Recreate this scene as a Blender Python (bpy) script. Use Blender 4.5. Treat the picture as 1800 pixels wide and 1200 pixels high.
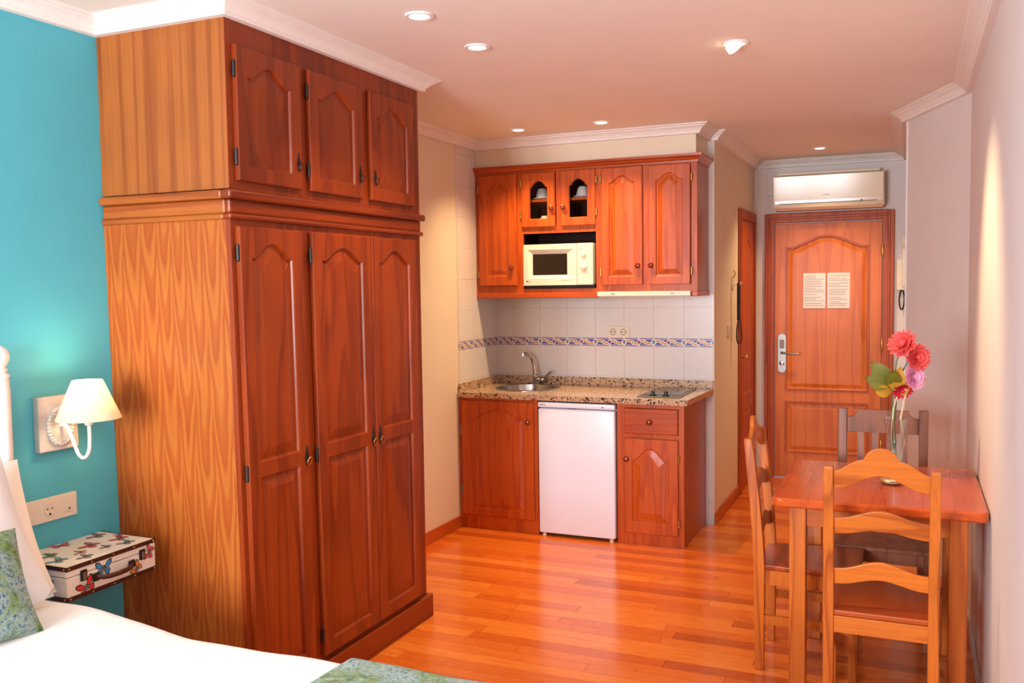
import bpy, bmesh, math, random
from mathutils import Vector, Matrix

random.seed(7)
scene = bpy.context.scene
for o in list(bpy.data.objects):
    bpy.data.objects.remove(o)
C = scene.collection

# ------------------------------------------------------------------ camera
F_PX, YAW, PITCH, ROLL, EYE = 1606.482, -23.606, -3.439, -0.789, 1.587
cam_d = bpy.data.cameras.new('camera')
cam_d.sensor_width = 36.0
cam_d.lens = 36.0 * F_PX / 1800.0
cam_d.clip_start = 0.02
cam = bpy.data.objects.new('camera', cam_d)
C.objects.link(cam)
_y, _p, _r = (math.radians(a) for a in (YAW, PITCH, ROLL))
_fw = Vector((math.sin(_y) * math.cos(_p), math.cos(_y) * math.cos(_p), math.sin(_p)))
_rt = Vector((math.cos(_y), -math.sin(_y), 0))
_up = _rt.cross(_fw)
_R = math.cos(_r) * _rt + math.sin(_r) * _up
_U = -math.sin(_r) * _rt + math.cos(_r) * _up
_m = Matrix((_R, _U, -_fw)).transposed().to_4x4()
_m.translation = (0, 0, EYE)
cam.matrix_world = _m
scene.camera = cam

def pix(p):
    d = Vector(p) - Vector((0, 0, EYE))
    c = (d.dot(_R), d.dot(_U), d.dot(_fw))
    if c[2] < .05:
        return None
    return (900 + F_PX * c[0] / c[2], 600 - F_PX * c[1] / c[2], c[2])

# ------------------------------------------------------------------ world, daylight, exposure
world = bpy.data.worlds.new('world')
scene.world = world
world.use_nodes = True
_bg = world.node_tree.nodes['Background']
_bg.inputs[0].default_value = (0.75, 0.86, 1.0, 1)
_bg.inputs[1].default_value = 2.5

def area(name, loc, rot, sx, sy, power, col):
    l = bpy.data.lights.new(name, 'AREA')
    l.shape = 'RECTANGLE'
    l.size, l.size_y, l.energy, l.color = sx, sy, power, col
    o = bpy.data.objects.new(name, l)
    C.objects.link(o)
    o.location = loc
    o.rotation_euler = rot
    return o

# daylight coming in through the two windows of the wall behind the photographer
DAY = (0.95, 0.96, 1.0)
WINS = [(-2.28, -1.66), (-1.56, -0.92)]
for _i, (_a, _b) in enumerate(WINS):
    area('window_daylight', ((_a + _b) / 2, -1.84, 1.55), (math.radians(90), 0, 0), _b - _a - .1, 1.3, 122, DAY)

vs = scene.view_settings
vs.view_transform = 'Standard'
vs.look = 'None'
vs.gamma = 1
vs.use_curve_mapping = False
vs.exposure = 0.27
scene.cycles.use_denoising = True
scene.cycles.max_bounces = 8
scene.cycles.diffuse_bounces = 4
scene.cycles.caustics_reflective = False
scene.cycles.caustics_refractive = False
scene.cycles.sample_clamp_indirect = 6

SPOT_COL = (1.0, 0.70, 0.36)

# ------------------------------------------------------------------ colour and node helpers
def lin(c):
    def f(v):
        v /= 255.0
        return v / 12.92 if v <= .04045 else ((v + .055) / 1.055) ** 2.4
    return (f(c[0]), f(c[1]), f(c[2]), 1)

class NT:
    def __init__(s, name):
        s.m = bpy.data.materials.new(name)
        s.m.use_nodes = True
        s.t = s.m.node_tree
        s.b = s.t.nodes['Principled BSDF']
    def n(s, typ, **kw):
        nd = s.t.nodes.new(typ)
        for k, v in kw.items():
            setattr(nd, k, v)
        return nd
    def l(s, a, b):
        s.t.links.new(a, b)
    def val(s, sock, v):
        if isinstance(v, (int, float)):
            sock.default_value = v
        else:
            s.l(v, sock)
    def math(s, op, a, b=None, c=None):
        nd = s.n('ShaderNodeMath', operation=op)
        s.val(nd.inputs[0], a)
        if b is not None:
            s.val(nd.inputs[1], b)
        if c is not None:
            s.val(nd.inputs[2], c)
        return nd.outputs[0]
    def coords(s, scale=(1, 1, 1), rand=0.0, kind='Object', rot=(0, 0, 0)):
        tc = s.n('ShaderNodeTexCoord')
        out = tc.outputs[kind]
        if rand:
            oi = s.n('ShaderNodeObjectInfo')
            mu = s.math('MULTIPLY', oi.outputs['Random'], rand)
            cb = s.n('ShaderNodeCombineXYZ')
            for i in range(3):
                s.l(mu, cb.inputs[i])
            va = s.n('ShaderNodeVectorMath', operation='ADD')
            s.l(out, va.inputs[0]); s.l(cb.outputs[0], va.inputs[1])
            out = va.outputs[0]
        mp = s.n('ShaderNodeMapping')
        mp.inputs['Scale'].default_value = scale
        mp.inputs['Rotation'].default_value = rot
        s.l(out, mp.inputs[0])
        return mp.outputs[0]
    def noise(s, vec, scale, detail=2, rough=.5, dist=0):
        nd = s.n('ShaderNodeTexNoise')
        nd.inputs['Scale'].default_value = scale
        nd.inputs['Detail'].default_value = detail
        nd.inputs['Roughness'].default_value = rough
        nd.inputs['Distortion'].default_value = dist
        s.l(vec, nd.inputs['Vector'])
        return nd.outputs['Fac']
    def ramp(s, fac, stops, interp='LINEAR'):
        nd = s.n('ShaderNodeValToRGB')
        cr = nd.color_ramp
        cr.interpolation = interp
        while len(cr.elements) < len(stops):
            cr.elements.new(.5)
        for e, (p, c) in zip(cr.elements, stops):
            e.position = p
            e.color = c if len(c) == 4 else lin(c)
        s.l(fac, nd.inputs[0])
        return nd.outputs[0]
    def mix(s, fac, a, b, mode='MIX'):
        nd = s.n('ShaderNodeMix', data_type='RGBA', blend_type=mode)
        s.val(nd.inputs[0], fac)
        for sock, v in ((nd.inputs[6], a), (nd.inputs[7], b)):
            if isinstance(v, tuple):
                sock.default_value = v if len(v) == 4 else lin(v)
            else:
                s.l(v, sock)
        return nd.outputs[2]
    def bump(s, h, strength=.1, dist=.01):
        nd = s.n('ShaderNodeBump')
        nd.inputs['Strength'].default_value = strength
        nd.inputs['Distance'].default_value = dist
        s.l(h, nd.inputs['Height'])
        s.l(nd.outputs[0], s.b.inputs['Normal'])
    def set(s, color=None, rough=None, metal=None, spec=None, coat=None, coat_r=None, trans=None, ior=None, emit=None, estr=None, sheen=None):
        b = s.b.inputs
        if color is not None:
            if isinstance(color, tuple):
                b['Base Color'].default_value = color if len(color) == 4 else lin(color)
            else:
                s.l(color, b['Base Color'])
        for k, v in (('Roughness', rough), ('Metallic', metal), ('Specular IOR Level', spec), ('Coat Weight', coat), ('Coat Roughness', coat_r),
                     ('Transmission Weight', trans), ('IOR', ior), ('Emission Strength', estr), ('Sheen Weight', sheen)):
            if v is not None:
                b[k].default_value = v
        if emit is not None:
            b['Emission Color'].default_value = emit if len(emit) == 4 else lin(emit)
        return s.m

def plain(name, col, rough=.5, noise_amt=.04, nscale=30, bump=0, **kw):
    t = NT(name)
    nz = t.noise(t.coords(rand=11), nscale, 3)
    c = lin(col)
    d = tuple(v * (1 - noise_amt * 2) for v in c[:3]) + (1,)
    cc = t.ramp(nz, [(.3, d), (.7, c)])
    if bump:
        t.bump(nz, bump, .004)
    return t.set(cc, rough, **kw)

AX = {'X': 0, 'Y': 1, 'Z': 2}
def wood(name, light, dark, axis='Z', scale=3.0, stretch=.1, rings=9.0, rough=.35, coat=.25, fibre=.35, rand=23.0, mode='FRACT', tint=0.0, spec=.4, soft=False):
    t = NT(name)
    sc = [1.0, 1.0, 1.0]; sc[AX[axis]] = stretch
    sf = [1.0, 1.0, 1.0]; sf[AX[axis]] = .02
    v = t.coords(tuple(sc), rand)
    n1 = t.noise(v, scale, 1.5, .45, .15)
    r = t.math('MULTIPLY', n1, rings)
    if mode == 'FRACT':
        r = t.math('FRACT', r)
        col = t.ramp(r, [(0, light), (.55, light), (.9, dark), (1, light)])
    else:
        r = t.math('PINGPONG', r, 1.0)
        col = t.ramp(r, [(0, light), (.6, light), (1, dark)])
    fv = t.coords(tuple(sf), rand)
    fn = t.noise(fv, 220, 2, .6)
    fr = t.ramp(fn, [(.3, (1 - fibre, 1 - fibre, 1 - fibre, 1)), (.65, (1, 1, 1, 1))])
    col = t.mix(1.0, col, fr, 'MULTIPLY')
    big = t.noise(t.coords((1, 1, 1), rand), 2.5, 2)
    br = t.ramp(big, [(.3, (.86, .84, .82, 1)), (.7, (1.06, 1.05, 1.03, 1))])
    col = t.mix(1.0, col, br, 'MULTIPLY')
    if tint:
        oi = t.n('ShaderNodeObjectInfo')
        tr = t.ramp(oi.outputs['Random'], [(0, (1 - tint, 1 - tint * 1.3, 1 - tint * 1.5, 1)), (.5, (1, 1, 1, 1)), (1, (1 + tint * .5, 1 + tint * .8, 1 + tint, 1))])
        col = t.mix(1.0, col, tr, 'MULTIPLY')
    t.bump(fn, .06, .002)
    return t.set(col, rough, coat=coat, coat_r=.15, spec=spec)

M = {}
def flame_veneer():
    # rotary-cut pine plywood: nested V-shaped figures hanging in columns
    t = NT('pine_flame_veneer')
    tc = t.n('ShaderNodeTexCoord')
    sp = t.n('ShaderNodeSeparateXYZ')
    t.l(tc.outputs['Object'], sp.inputs[0])
    x, z = sp.outputs[0], sp.outputs[2]
    wob = t.noise(t.coords((1, 1, .35)), 5, 2, .5)
    ph = t.math('ADD', t.math('MULTIPLY', x, 2 * math.pi / .074), t.math('MULTIPLY', wob, 7.0))
    c = t.math('ABSOLUTE', t.math('SINE', t.math('MULTIPLY', ph, .5)))
    amp = t.math('MULTIPLY_ADD', t.noise(t.coords((1, 1, .25)), 4, 1), 1.7, .35)
    h = t.math('ADD', t.math('MULTIPLY', z, 3.4), t.math('MULTIPLY', c, amp))
    h = t.math('ADD', h, t.math('MULTIPLY', t.noise(t.coords((1, 1, .2)), 8, 2.5, .55), 2.2))
    r = t.math('FRACT', h)
    col = t.ramp(r, [(0, (150, 70, 24)), (.10, (158, 76, 26)), (.40, (164, 83, 29)), (.46, (168, 92, 34)), (.54, (175, 99, 38)), (.84, (169, 92, 34)), (.95, (158, 76, 26)), (1, (150, 70, 24))])
    fn = t.noise(t.coords((1, 1, .02)), 220, 2, .6)
    col = t.mix(1.0, col, t.ramp(fn, [(.3, (.88, .88, .88, 1)), (.65, (1, 1, 1, 1))]), 'MULTIPLY')
    return t.set(col, .42, coat=.05, coat_r=.2, spec=.3)
M['ply_flame'] = flame_veneer()
M['ply_straight'] = wood('pine_straight_veneer', (164, 92, 34), (140, 70, 22), 'Z', 14.0, .012, 7.0, .45, .05, .2, 0, 'PINGPONG')
M['ward_front'] = wood('dark_stained_pine', (150, 60, 15), (126, 44, 10), 'Z', 7.0, .12, 4.0, .38, .1, .25)
M['ward_frame'] = wood('dark_stained_pine_frame', (146, 57, 14), (118, 41, 9), 'Z', 12.0, .03, 5.0, .4, .08, .25, 23, 'PINGPONG')
M['ward_rail'] = wood('dark_stained_pine_rail', (146, 57, 14), (118, 41, 9), 'Y', 12.0, .03, 5.0, .4, .08, .25, 23, 'PINGPONG')
M['side_rail'] = wood('pine_side_rail', (172, 92, 32), (146, 68, 20), 'X', 12.0, .03, 5.0, .4, .08, .2, 23, 'PINGPONG')
M['kit'] = wood('orange_stained_pine', (198, 88, 22), (176, 68, 14), 'Z', 12.0, .07, 5.0, .38, .05, .22)
M['kit_h'] = wood('orange_stained_pine_rail', (190, 80, 20), (166, 60, 13), 'X', 12.0, .05, 5.0, .34, .12, .22)
M['kit_side'] = wood('orange_stained_pine_side', (166, 74, 24), (146, 58, 17), 'Z', 12.0, .03, 5.0, .34, .12, .2)
M['kit_in'] = wood('shaded_cabinet_inside', (48, 22, 10), (36, 15, 7), 'X', 7.0, .05, 4.0, .6, 0, .2, spec=.2)  # the dimness inside the cupboard is put into this wood colour
M['table'] = wood('red_varnished_pine', (204, 88, 28), (190, 74, 21), 'Y', 9.0, .08, 4.0, .2, .25, .15, tint=.10)
M['chair'] = wood('honey_pine', (206, 112, 36), (168, 78, 19), 'Z', 9.0, .07, 5.0, .34, .1, .22)
M['chair_h'] = wood('honey_pine_rail', (208, 114, 36), (174, 84, 21), 'X', 9.0, .1, 4.0, .34, .1, .22)
M['chair_seat'] = wood('red_brown_seat_pine', (176, 78, 26), (144, 54, 16), 'X', 7.0, .08, 4.0, .3, .2, .2)
M['chair_dark'] = wood('brown_stained_pine', (156, 96, 68), (122, 70, 46), 'Z', 8.0, .07, 5.0, .4, .1, .2)
M['door'] = wood('salmon_pine_door', (214, 116, 44), (198, 98, 32), 'Z', 9.0, .05, 4.0, .4, .03, .12, spec=.25)
M['door_frame'] = wood('orange_pine_frame', (182, 82, 24), (154, 60, 14), 'Z', 12.0, .04, 5.0, .4, .03, .2, spec=.25)
M['base_y'] = wood('orange_pine_skirting', (198, 96, 34), (176, 74, 22), 'Y', 9.0, .05, 4.0, .38, .1, .2)
M['knob'] = plain('red_brown_knob', (120, 38, 18), .2, coat=.5)

def mk_plank():
    t = NT('orange_floorboard')
    v = t.coords((1.6, 1.0, .3), 41)
    n1 = t.noise(v, 2.2, 2, .5, .3)
    r = t.math('FRACT', t.math('MULTIPLY', n1, 5))
    g = t.ramp(r, [(0, (1, 1, 1, 1)), (.6, (1, 1, 1, 1)), (.92, (.86, .8, .74, 1)), (1, (1, 1, 1, 1))])
    oi = t.n('ShaderNodeObjectInfo')
    base = t.ramp(oi.outputs['Random'], [(0, (188, 86, 28)), (.07, (210, 100, 30)), (.35, (220, 112, 36)), (.6, (226, 118, 38)), (.85, (236, 136, 52)), (1, (214, 104, 34))])
    col = t.mix(1.0, base, g, 'MULTIPLY')
    f = t.noise(t.coords((3, 60, 1), 41), 3.0, 2)
    col = t.mix(1.0, col, t.ramp(f, [(.3, (.88, .85, .82, 1)), (.6, (1, 1, 1, 1))]), 'MULTIPLY')
    return t.set(col, .22, coat=.2, coat_r=.1, spec=.45)
M['plank'] = mk_plank()
M['subfloor'] = plain('dark_floor_joint', (90, 38, 16), .7)

M['teal'] = plain('teal_paint', (84, 180, 198), .55, .02, 6, spec=.3)
M['cream'] = plain('cream_paint', (230, 216, 192), .6, .015, 5, spec=.3)
M['pale'] = plain('pale_grey_paint', (228, 220, 218), .6, .015, 5, spec=.3)
M['ceil'] = plain('ceiling_paint', (242, 236, 228), .7, .01, 4, spec=.2)
M['crown'] = plain('white_plaster', (240, 236, 233), .6, .02, 20, spec=.25)
M['white_skirt'] = plain('white_skirting', (222, 216, 214), .5)
M['tile'] = plain('white_wall_tile', (226, 220, 216), .16, .02, 4, spec=.5)
M['grout'] = plain('grey_grout', (176, 166, 158), .8)
M['white'] = plain('white_enamel', (236, 236, 240), .3, .01, 10)
M['fridge_white'] = plain('white_fridge_enamel', (232, 236, 248), .35, .01, 10)
M['offwhite'] = plain('cream_plastic', (224, 213, 194), .35, .01, 10)
M['plastic'] = plain('ivory_plastic', (226, 214, 190), .35, .01, 10)
M['acwhite'] = plain('ivory_glossy_plastic', (228, 214, 188), .13, .01, 10, spec=.3)
M['black'] = plain('black_metal', (22, 20, 20), .4, .1, 40)
M['rubber'] = plain('black_rubber', (12, 12, 13), .7)
M['darkglass'] = plain('dark_oven_glass', (38, 30, 24), .12, .02, 5, spec=.6)
M['brass'] = plain('aged_brass', (196, 158, 84), .3, .05, 30, metal=1.0)
M['chrome'] = plain('chrome', (200, 200, 205), .12, .02, 10, metal=1.0)
M['steel'] = plain('brushed_steel', (150, 147, 142), .42, .05, 60, metal=1.0)
M['sink_steel'] = plain('polished_sink_steel', (172, 167, 160), .2, .03, 60, metal=1.0)
M['leather'] = plain('dark_brown_leather', (64, 22, 18), .4, .15, 60, bump=.2)
M['white_paint_wood'] = plain('white_painted_wood', (240, 236, 228), .45, .04, 18)
M['cream_wood'] = plain('distressed_cream_wood', (206, 202, 196), .6, .12, 22)
M['sheet'] = plain('white_cotton', (226, 225, 228), .9, .01, 12, sheen=.2)
M['pillow_white'] = plain('white_pillow_cotton', (240, 232, 222), .9, .01, 12, sheen=.2)
M['blue'] = plain('blue_panel_paint', (30, 90, 200), .6)
M['paper'] = plain('white_paper', (234, 227, 227), .5)
M['ink'] = plain('grey_print', (150, 140, 140), .7)
M['ink_dark'] = plain('dark_print', (60, 55, 52), .6)
M['porcelain'] = plain('white_porcelain', (228, 226, 220), .15)
M['stem'] = plain('green_stem', (86, 110, 60), .5)
M['straw'] = plain('pale_straw', (226, 206, 160), .6)
M['leaf_g'] = plain('olive_leaf', (112, 116, 36), .5, .1, 40)
M['leaf_y'] = plain('yellow_leaf', (188, 142, 32), .5, .1, 40)
M['petal_c'] = plain('coral_petal', (232, 84, 84), .6, .08, 60)
M['petal_p'] = plain('pink_petal', (246, 172, 212), .6, .06, 60)
M['petal_r'] = plain('red_petal', (214, 28, 60), .6, .08, 60)
def clear_glass():
    t = NT('clear_glass')
    tr = t.n('ShaderNodeBsdfTransparent'); gl = t.n('ShaderNodeBsdfGlossy')
    tr.inputs[0].default_value = (.94, .96, .96, 1)
    gl.inputs['Roughness'].default_value = .03
    lw = t.n('ShaderNodeLayerWeight'); lw.inputs[0].default_value = .35
    k = t.math('MULTIPLY_ADD', lw.outputs['Facing'], .75, .09)
    mx = t.n('ShaderNodeMixShader')
    t.l(k, mx.inputs[0]); t.l(tr.outputs[0], mx.inputs[1]); t.l(gl.outputs[0], mx.inputs[2])
    t.l(mx.outputs[0], t.t.nodes['Material Output'].inputs[0])
    return t.m
M['glass'] = clear_glass()
def pane_mat():
    t = NT('thin_pane_glass')
    tr = t.n('ShaderNodeBsdfTransparent'); gl = t.n('ShaderNodeBsdfGlossy')
    gl.inputs['Roughness'].default_value = .08
    mx = t.n('ShaderNodeMixShader'); mx.inputs[0].default_value = .02
    t.l(tr.outputs[0], mx.inputs[1]); t.l(gl.outputs[0], mx.inputs[2])
    t.l(mx.outputs[0], t.t.nodes['Material Output'].inputs[0])
    return t.m
M['pane'] = pane_mat()
M['bulb'] = NT('halogen_glow').set((1, 1, 1, 1), .5, emit=(1.0, .76, .42, 1), estr=3.2)
M['lampbulb'] = NT('lamp_bulb_glow').set((1, 1, 1, 1), .5, emit=(1.0, .78, .42, 1), estr=14)
def shade_mat():
    t = NT('cream_lampshade_cloth')
    df = t.n('ShaderNodeBsdfDiffuse'); df.inputs[0].default_value = lin((228, 216, 202))
    tl = t.n('ShaderNodeBsdfTranslucent'); tl.inputs[0].default_value = lin((252, 236, 214))
    mx = t.n('ShaderNodeMixShader'); mx.inputs[0].default_value = .5
    t.l(df.outputs[0], mx.inputs[1]); t.l(tl.outputs[0], mx.inputs[2])
    t.l(mx.outputs[0], t.t.nodes['Material Output'].inputs[0])
    return t.m
M['shade'] = shade_mat()

def granite():
    t = NT('speckled_granite')
    v = t.coords()
    a = t.noise(v, 60, 4, .7)
    base = t.ramp(a, [(.25, (140, 100, 78)), (.45, (190, 154, 120)), (.6, (206, 174, 140)), (.8, (170, 138, 118))])
    vo = t.n('ShaderNodeTexVoronoi'); vo.inputs['Scale'].default_value = 66
    t.l(v, vo.inputs['Vector'])
    b = t.noise(v, 30, 3, .65)
    k = t.math('ADD', vo.outputs['Distance'], t.math('MULTIPLY', b, 1.1))
    inv = t.ramp(k, [(.84, (1, 1, 1, 1)), (.90, (0, 0, 0, 1))])
    col = t.mix(inv, base, (56, 42, 40))
    return t.set(col, .18, spec=.5, coat=.3)
M['granite'] = granite()

def floral(name):
    t = NT(name)
    v = t.coords()
    n1 = t.noise(v, 42, 4, .75, .6)
    c1 = t.ramp(n1, [(.30, (30, 62, 110)), (.38, (52, 96, 70)), (.45, (84, 116, 44)), (.51, (140, 158, 60)), (.56, (62, 128, 150)), (.61, (170, 190, 196)), (.68, (196, 166, 44)), (.78, (214, 220, 220))])
    n2 = t.noise(v, 13, 2, .5)
    w = t.ramp(n2, [(.42, (0, 0, 0, 1)), (.60, (1, 1, 1, 1))])
    n3 = t.noise(v, 90, 3, .7)
    c2 = t.ramp(n3, [(.35, (50, 90, 110)), (.45, (84, 130, 156)), (.52, (176, 192, 200)), (.6, (112, 140, 74)), (.7, (214, 220, 220))])
    col = t.mix(w, c1, c2)
    col = t.mix(1.0, col, (.82, .82, .74, 1), 'MULTIPLY')
    return t.set(col, .85, sheen=.2)
M['floral'] = floral('green_blue_meadow_print')

def border_mat():
    # one printed border tile: u along its length (0..1), v across it (-.5..+.5)
    t = NT('printed_border_tile')
    tc = t.n('ShaderNodeTexCoord')
    sp = t.n('ShaderNodeSeparateXYZ')
    t.l(tc.outputs['UV'], sp.inputs[0])
    u = sp.outputs[0]; v = t.math('SUBTRACT', sp.outputs[1], .5)
    av = t.math('ABSOLUTE', v)
    white, blue, orange, yellow, red, teal = (232, 224, 220), (96, 86, 160), (206, 130, 60), (214, 184, 90), (170, 70, 60), (96, 160, 170)
    lt = lambda a, b: t.math('LESS_THAN', a, b)
    mul = lambda *a: a[0] if len(a) == 1 else t.math('MULTIPLY', a[0], mul(*a[1:]))
    # blue field between the two white margins
    col = t.mix(lt(av, .30), white, blue)
    # undulating scroll, white outline, orange core
    w = t.math('MULTIPLY', t.math('SINE', t.math('MULTIPLY', u, math.pi * 4)), .17)
    dv = t.math('ABSOLUTE', t.math('SUBTRACT', v, w))
    col = t.mix(mul(lt(dv, .18), lt(av, .30)), col, white)
    col = t.mix(mul(lt(dv, .075), lt(av, .27)), col, orange)
    def dia(c, r, k=3.2):
        du = t.math('MULTIPLY', t.math('ABSOLUTE', t.math('SUBTRACT', u, c)), k)
        return lt(t.math('ADD', du, av), r)
    def disc(cu, cv, r):
        du = t.math('MULTIPLY', t.math('SUBTRACT', u, cu), 3.4)
        d2 = t.math('ADD', t.math('MULTIPLY', du, du), t.math('POWER', t.math('SUBTRACT', v, cv), 2))
        return lt(d2, r * r)
    for cu in (.30, .70):
        col = t.mix(disc(cu, 0, .22), col, white)
        col = t.mix(disc(cu, -.02, .15), col, yellow)
        col = t.mix(disc(cu, -.03, .07), col, orange)
    col = t.mix(dia(.5, .34), col, white)
    col = t.mix(dia(.5, .22), col, blue)
    col = t.mix(dia(.5, .14), col, red)
    for cu in (0.0, 1.0):
        col = t.mix(disc(cu, 0, .30), col, white)
        col = t.mix(disc(cu, .05, .17), col, teal)
        col = t.mix(disc(cu, -.12, .08), col, red)
    # rim lines
    rim = mul(t.math('GREATER_THAN', av, .36), lt(av, .45), t.math('GREATER_THAN', t.math('ABSOLUTE', t.math('SUBTRACT', t.math('FRACT', t.math('MULTIPLY', u, 2)), .5)), -1))
    gap = t.math('GREATER_THAN', t.math('PINGPONG', u, .5), .03)
    gap2 = t.math('LESS_THAN', t.math('PINGPONG', u, .5), .47)
    col = t.mix(mul(rim, gap, gap2), col, (88, 76, 140))
    return t.set(col, .18)
M['border'] = border_mat()

# ------------------------------------------------------------------ mesh builder
class MB:
    def __init__(s):
        s.v = []; s.f = []
    def add(s, vs, fs):
        o = len(s.v)
        s.v += [tuple(p) for p in vs]
        for f in fs:
            g = []
            for i in f:
                if not g or g[-1] != i + o:
                    g.append(i + o)
            if len(g) > 2 and len(set(g)) > 2:
                s.f.append(g)
        return s
    def box(s, x0, x1, y0, y1, z0, z1):
        v = [(x, y, z) for z in (z0, z1) for y in (y0, y1) for x in (x0, x1)]
        return s.add(v, [(0, 2, 3, 1), (4, 5, 7, 6), (0, 1, 5, 4), (2, 6, 7, 3), (0, 4, 6, 2), (1, 3, 7, 5)])
    def prism(s, pts, d, flip=False):
        # pts: closed 3D polygon; d: extrusion vector
        n = len(pts); d = Vector(d)
        v = [Vector(p) for p in pts] + [Vector(p) + d for p in pts]
        f = [tuple(range(n)), tuple(range(2 * n - 1, n - 1, -1))]
        f += [(i, n + i, n + (i + 1) % n, (i + 1) % n) for i in range(n)]
        return s.add(v, f)
    def rings(s, rs, cap=True, close=True):
        n = len(rs[0]); v = [p for r in rs for p in r]; f = []
        for k in range(len(rs) - 1):
            for i in range(n if close else n - 1):
                j = (i + 1) % n
                f.append((k * n + i, k * n + j, (k + 1) * n + j, (k + 1) * n + i))
        if cap:
            f.append(tuple(range(n))[::-1])
            f.append(tuple(range((len(rs) - 1) * n, len(rs) * n)))
        return s.add(v, f)
    def lathe(s, prof, c=(0, 0, 0), seg=20, axis='Z', cap=True):
        rs = []
        for r, h in prof:
            ring = []
            for i in range(seg):
                a = 2 * math.pi * i / seg
                p = (r * math.cos(a), r * math.sin(a), h)
                if axis == 'X': p = (h, r * math.cos(a), r * math.sin(a))
                if axis == 'Y': p = (r * math.cos(a), h, r * math.sin(a))
                ring.append((c[0] + p[0], c[1] + p[1], c[2] + p[2]))
            rs.append(ring)
        return s.rings(rs, cap)
    def tube(s, pts, r, seg=8, closed=False, radii=None):
        P = [Vector(p) for p in pts]; rs = []
        n = len(P); ref = None
        for i, p in enumerate(P):
            if closed:
                t = P[(i + 1) % n] - P[i - 1]
            else:
                t = P[min(i + 1, n - 1)] - P[max(i - 1, 0)]
            t.normalize()
            if ref is None:
                ref = t.orthogonal()
            ref = (ref - t * ref.dot(t)).normalized()
            b = t.cross(ref)
            rr = radii[i] if radii else r
            rs.append([p + rr * (math.cos(2 * math.pi * k / seg) * ref + math.sin(2 * math.pi * k / seg) * b) for k in range(seg)])
        if closed:
            rs.append(rs[0])
            return s.rings(rs, False)
        return s.rings(rs)
    def sphere(s, c, r, seg=14, sq=(1, 1, 1)):
        prof = []
        k = seg // 2
        rs = []
        for i in range(k + 1):
            a = -math.pi / 2 + math.pi * i / k
            rr = max(math.cos(a), .02)
            rs.append([(c[0] + sq[0] * r * rr * math.cos(2 * math.pi * j / seg), c[1] + sq[1] * r * rr * math.sin(2 * math.pi * j / seg), c[2] + sq[2] * r * math.sin(a)) for j in range(seg)])
        return s.rings(rs)
    def map(s, fn):
        s.v = [tuple(fn(Vector(p))) for p in s.v]
        return s

ORIG = {}
def tag(o, label=None, cat=None, group=None, kind=None):
    if label: o['label'] = label
    if cat: o['category'] = cat
    if group: o['group'] = group
    if kind: o['kind'] = kind
    return o

def root_of(o):
    while o.parent:
        o = o.parent
    return o

def mesh_of(name, mb, mat, bevel=0, seg=2, smooth=False, off=(0, 0, 0), angle=30):
    me = bpy.data.meshes.new(name)
    o = Vector(off)
    me.from_pydata([tuple(Vector(p) - o) for p in mb.v], [], mb.f)
    bm = bmesh.new(); bm.from_mesh(me)
    bmesh.ops.remove_doubles(bm, verts=bm.verts, dist=1e-6)
    bmesh.ops.recalc_face_normals(bm, faces=bm.faces)
    if bevel:
        es = [e for e in bm.edges if len(e.link_faces) == 2 and e.calc_face_angle(0) > math.radians(angle)]
        bmesh.ops.bevel(bm, geom=es, offset=bevel, offset_type='OFFSET', segments=seg, profile=.5, affect='EDGES', clamp_overlap=True)
    bm.to_mesh(me); bm.free()
    if smooth:
        for p in me.polygons:
            p.use_smooth = True
        try:
            me.set_sharp_from_angle(angle=math.radians(38))
        except Exception:
            pass
    mats = mat if isinstance(mat, (list, tuple)) else [mat]
    for m in mats:
        me.materials.append(M[m] if isinstance(m, str) else m)
    return me

def make(name, mb, mat, parent=None, bevel=0, seg=2, smooth=False, angle=30, kind=None):
    if parent is not None:
        r = root_of(parent)
        off = ORIG.get(r.name, Vector((0, 0, 0)))
    else:
        # top-level mesh: origin at the centre of its footprint
        xs = [p[0] for p in mb.v]; ys = [p[1] for p in mb.v]; zs = [p[2] for p in mb.v]
        off = Vector(((min(xs) + max(xs)) / 2, (min(ys) + max(ys)) / 2, min(zs)))
    me = mesh_of(name, mb, mat, bevel, seg, smooth, off, angle)
    o = bpy.data.objects.new(name, me)
    C.objects.link(o)
    if parent is not None:
        o.parent = parent
    else:
        o.location = off
        ORIG[o.name] = off
    if kind:
        o['kind'] = kind
    return o

def thing(name, label, cat, loc=(0, 0, 0), group=None):
    o = bpy.data.objects.new(name, None)
    C.objects.link(o)
    o.empty_display_size = .05
    o.location = loc
    ORIG[o.name] = Vector(loc)
    return tag(o, label, cat, group)

def copy_tree(o, parent=None):
    c = o.copy()
    C.objects.link(c)
    c.parent = parent
    for ch in list(o.children):
        copy_tree(ch, c)
    return c

def box(*a):
    return MB().box(*a)

def struct(name, mb, mat, parent=None, **kw):
    return make(name, mb, mat, parent, kind='structure', **kw)

# ------------------------------------------------------------------ plan of the flat (metres)
XT, XW, XL = -2.716, -2.130, -2.731          # teal wall, wardrobe front, left wall by the kitchen
XR, XH0, XH1 = 0.262, -1.176, -0.035         # right wall, hall left and right walls
YW0, YW1 = 2.490, 3.805                      # wardrobe near and far side
YK, YU, YB, YE = 5.352, 5.651, 5.997, 7.650  # base cabinet front, wall cabinet front, kitchen wall, end wall
YD, YD2 = 5.083, 5.836                       # diagonal wall ends
YS = -1.80                                   # window wall
ZC, ZT = 2.506, 2.562                        # crown bottom, ceiling
XSR = -1.220                                 # soffit right end
TH = .10
ZB = -.03

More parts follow.
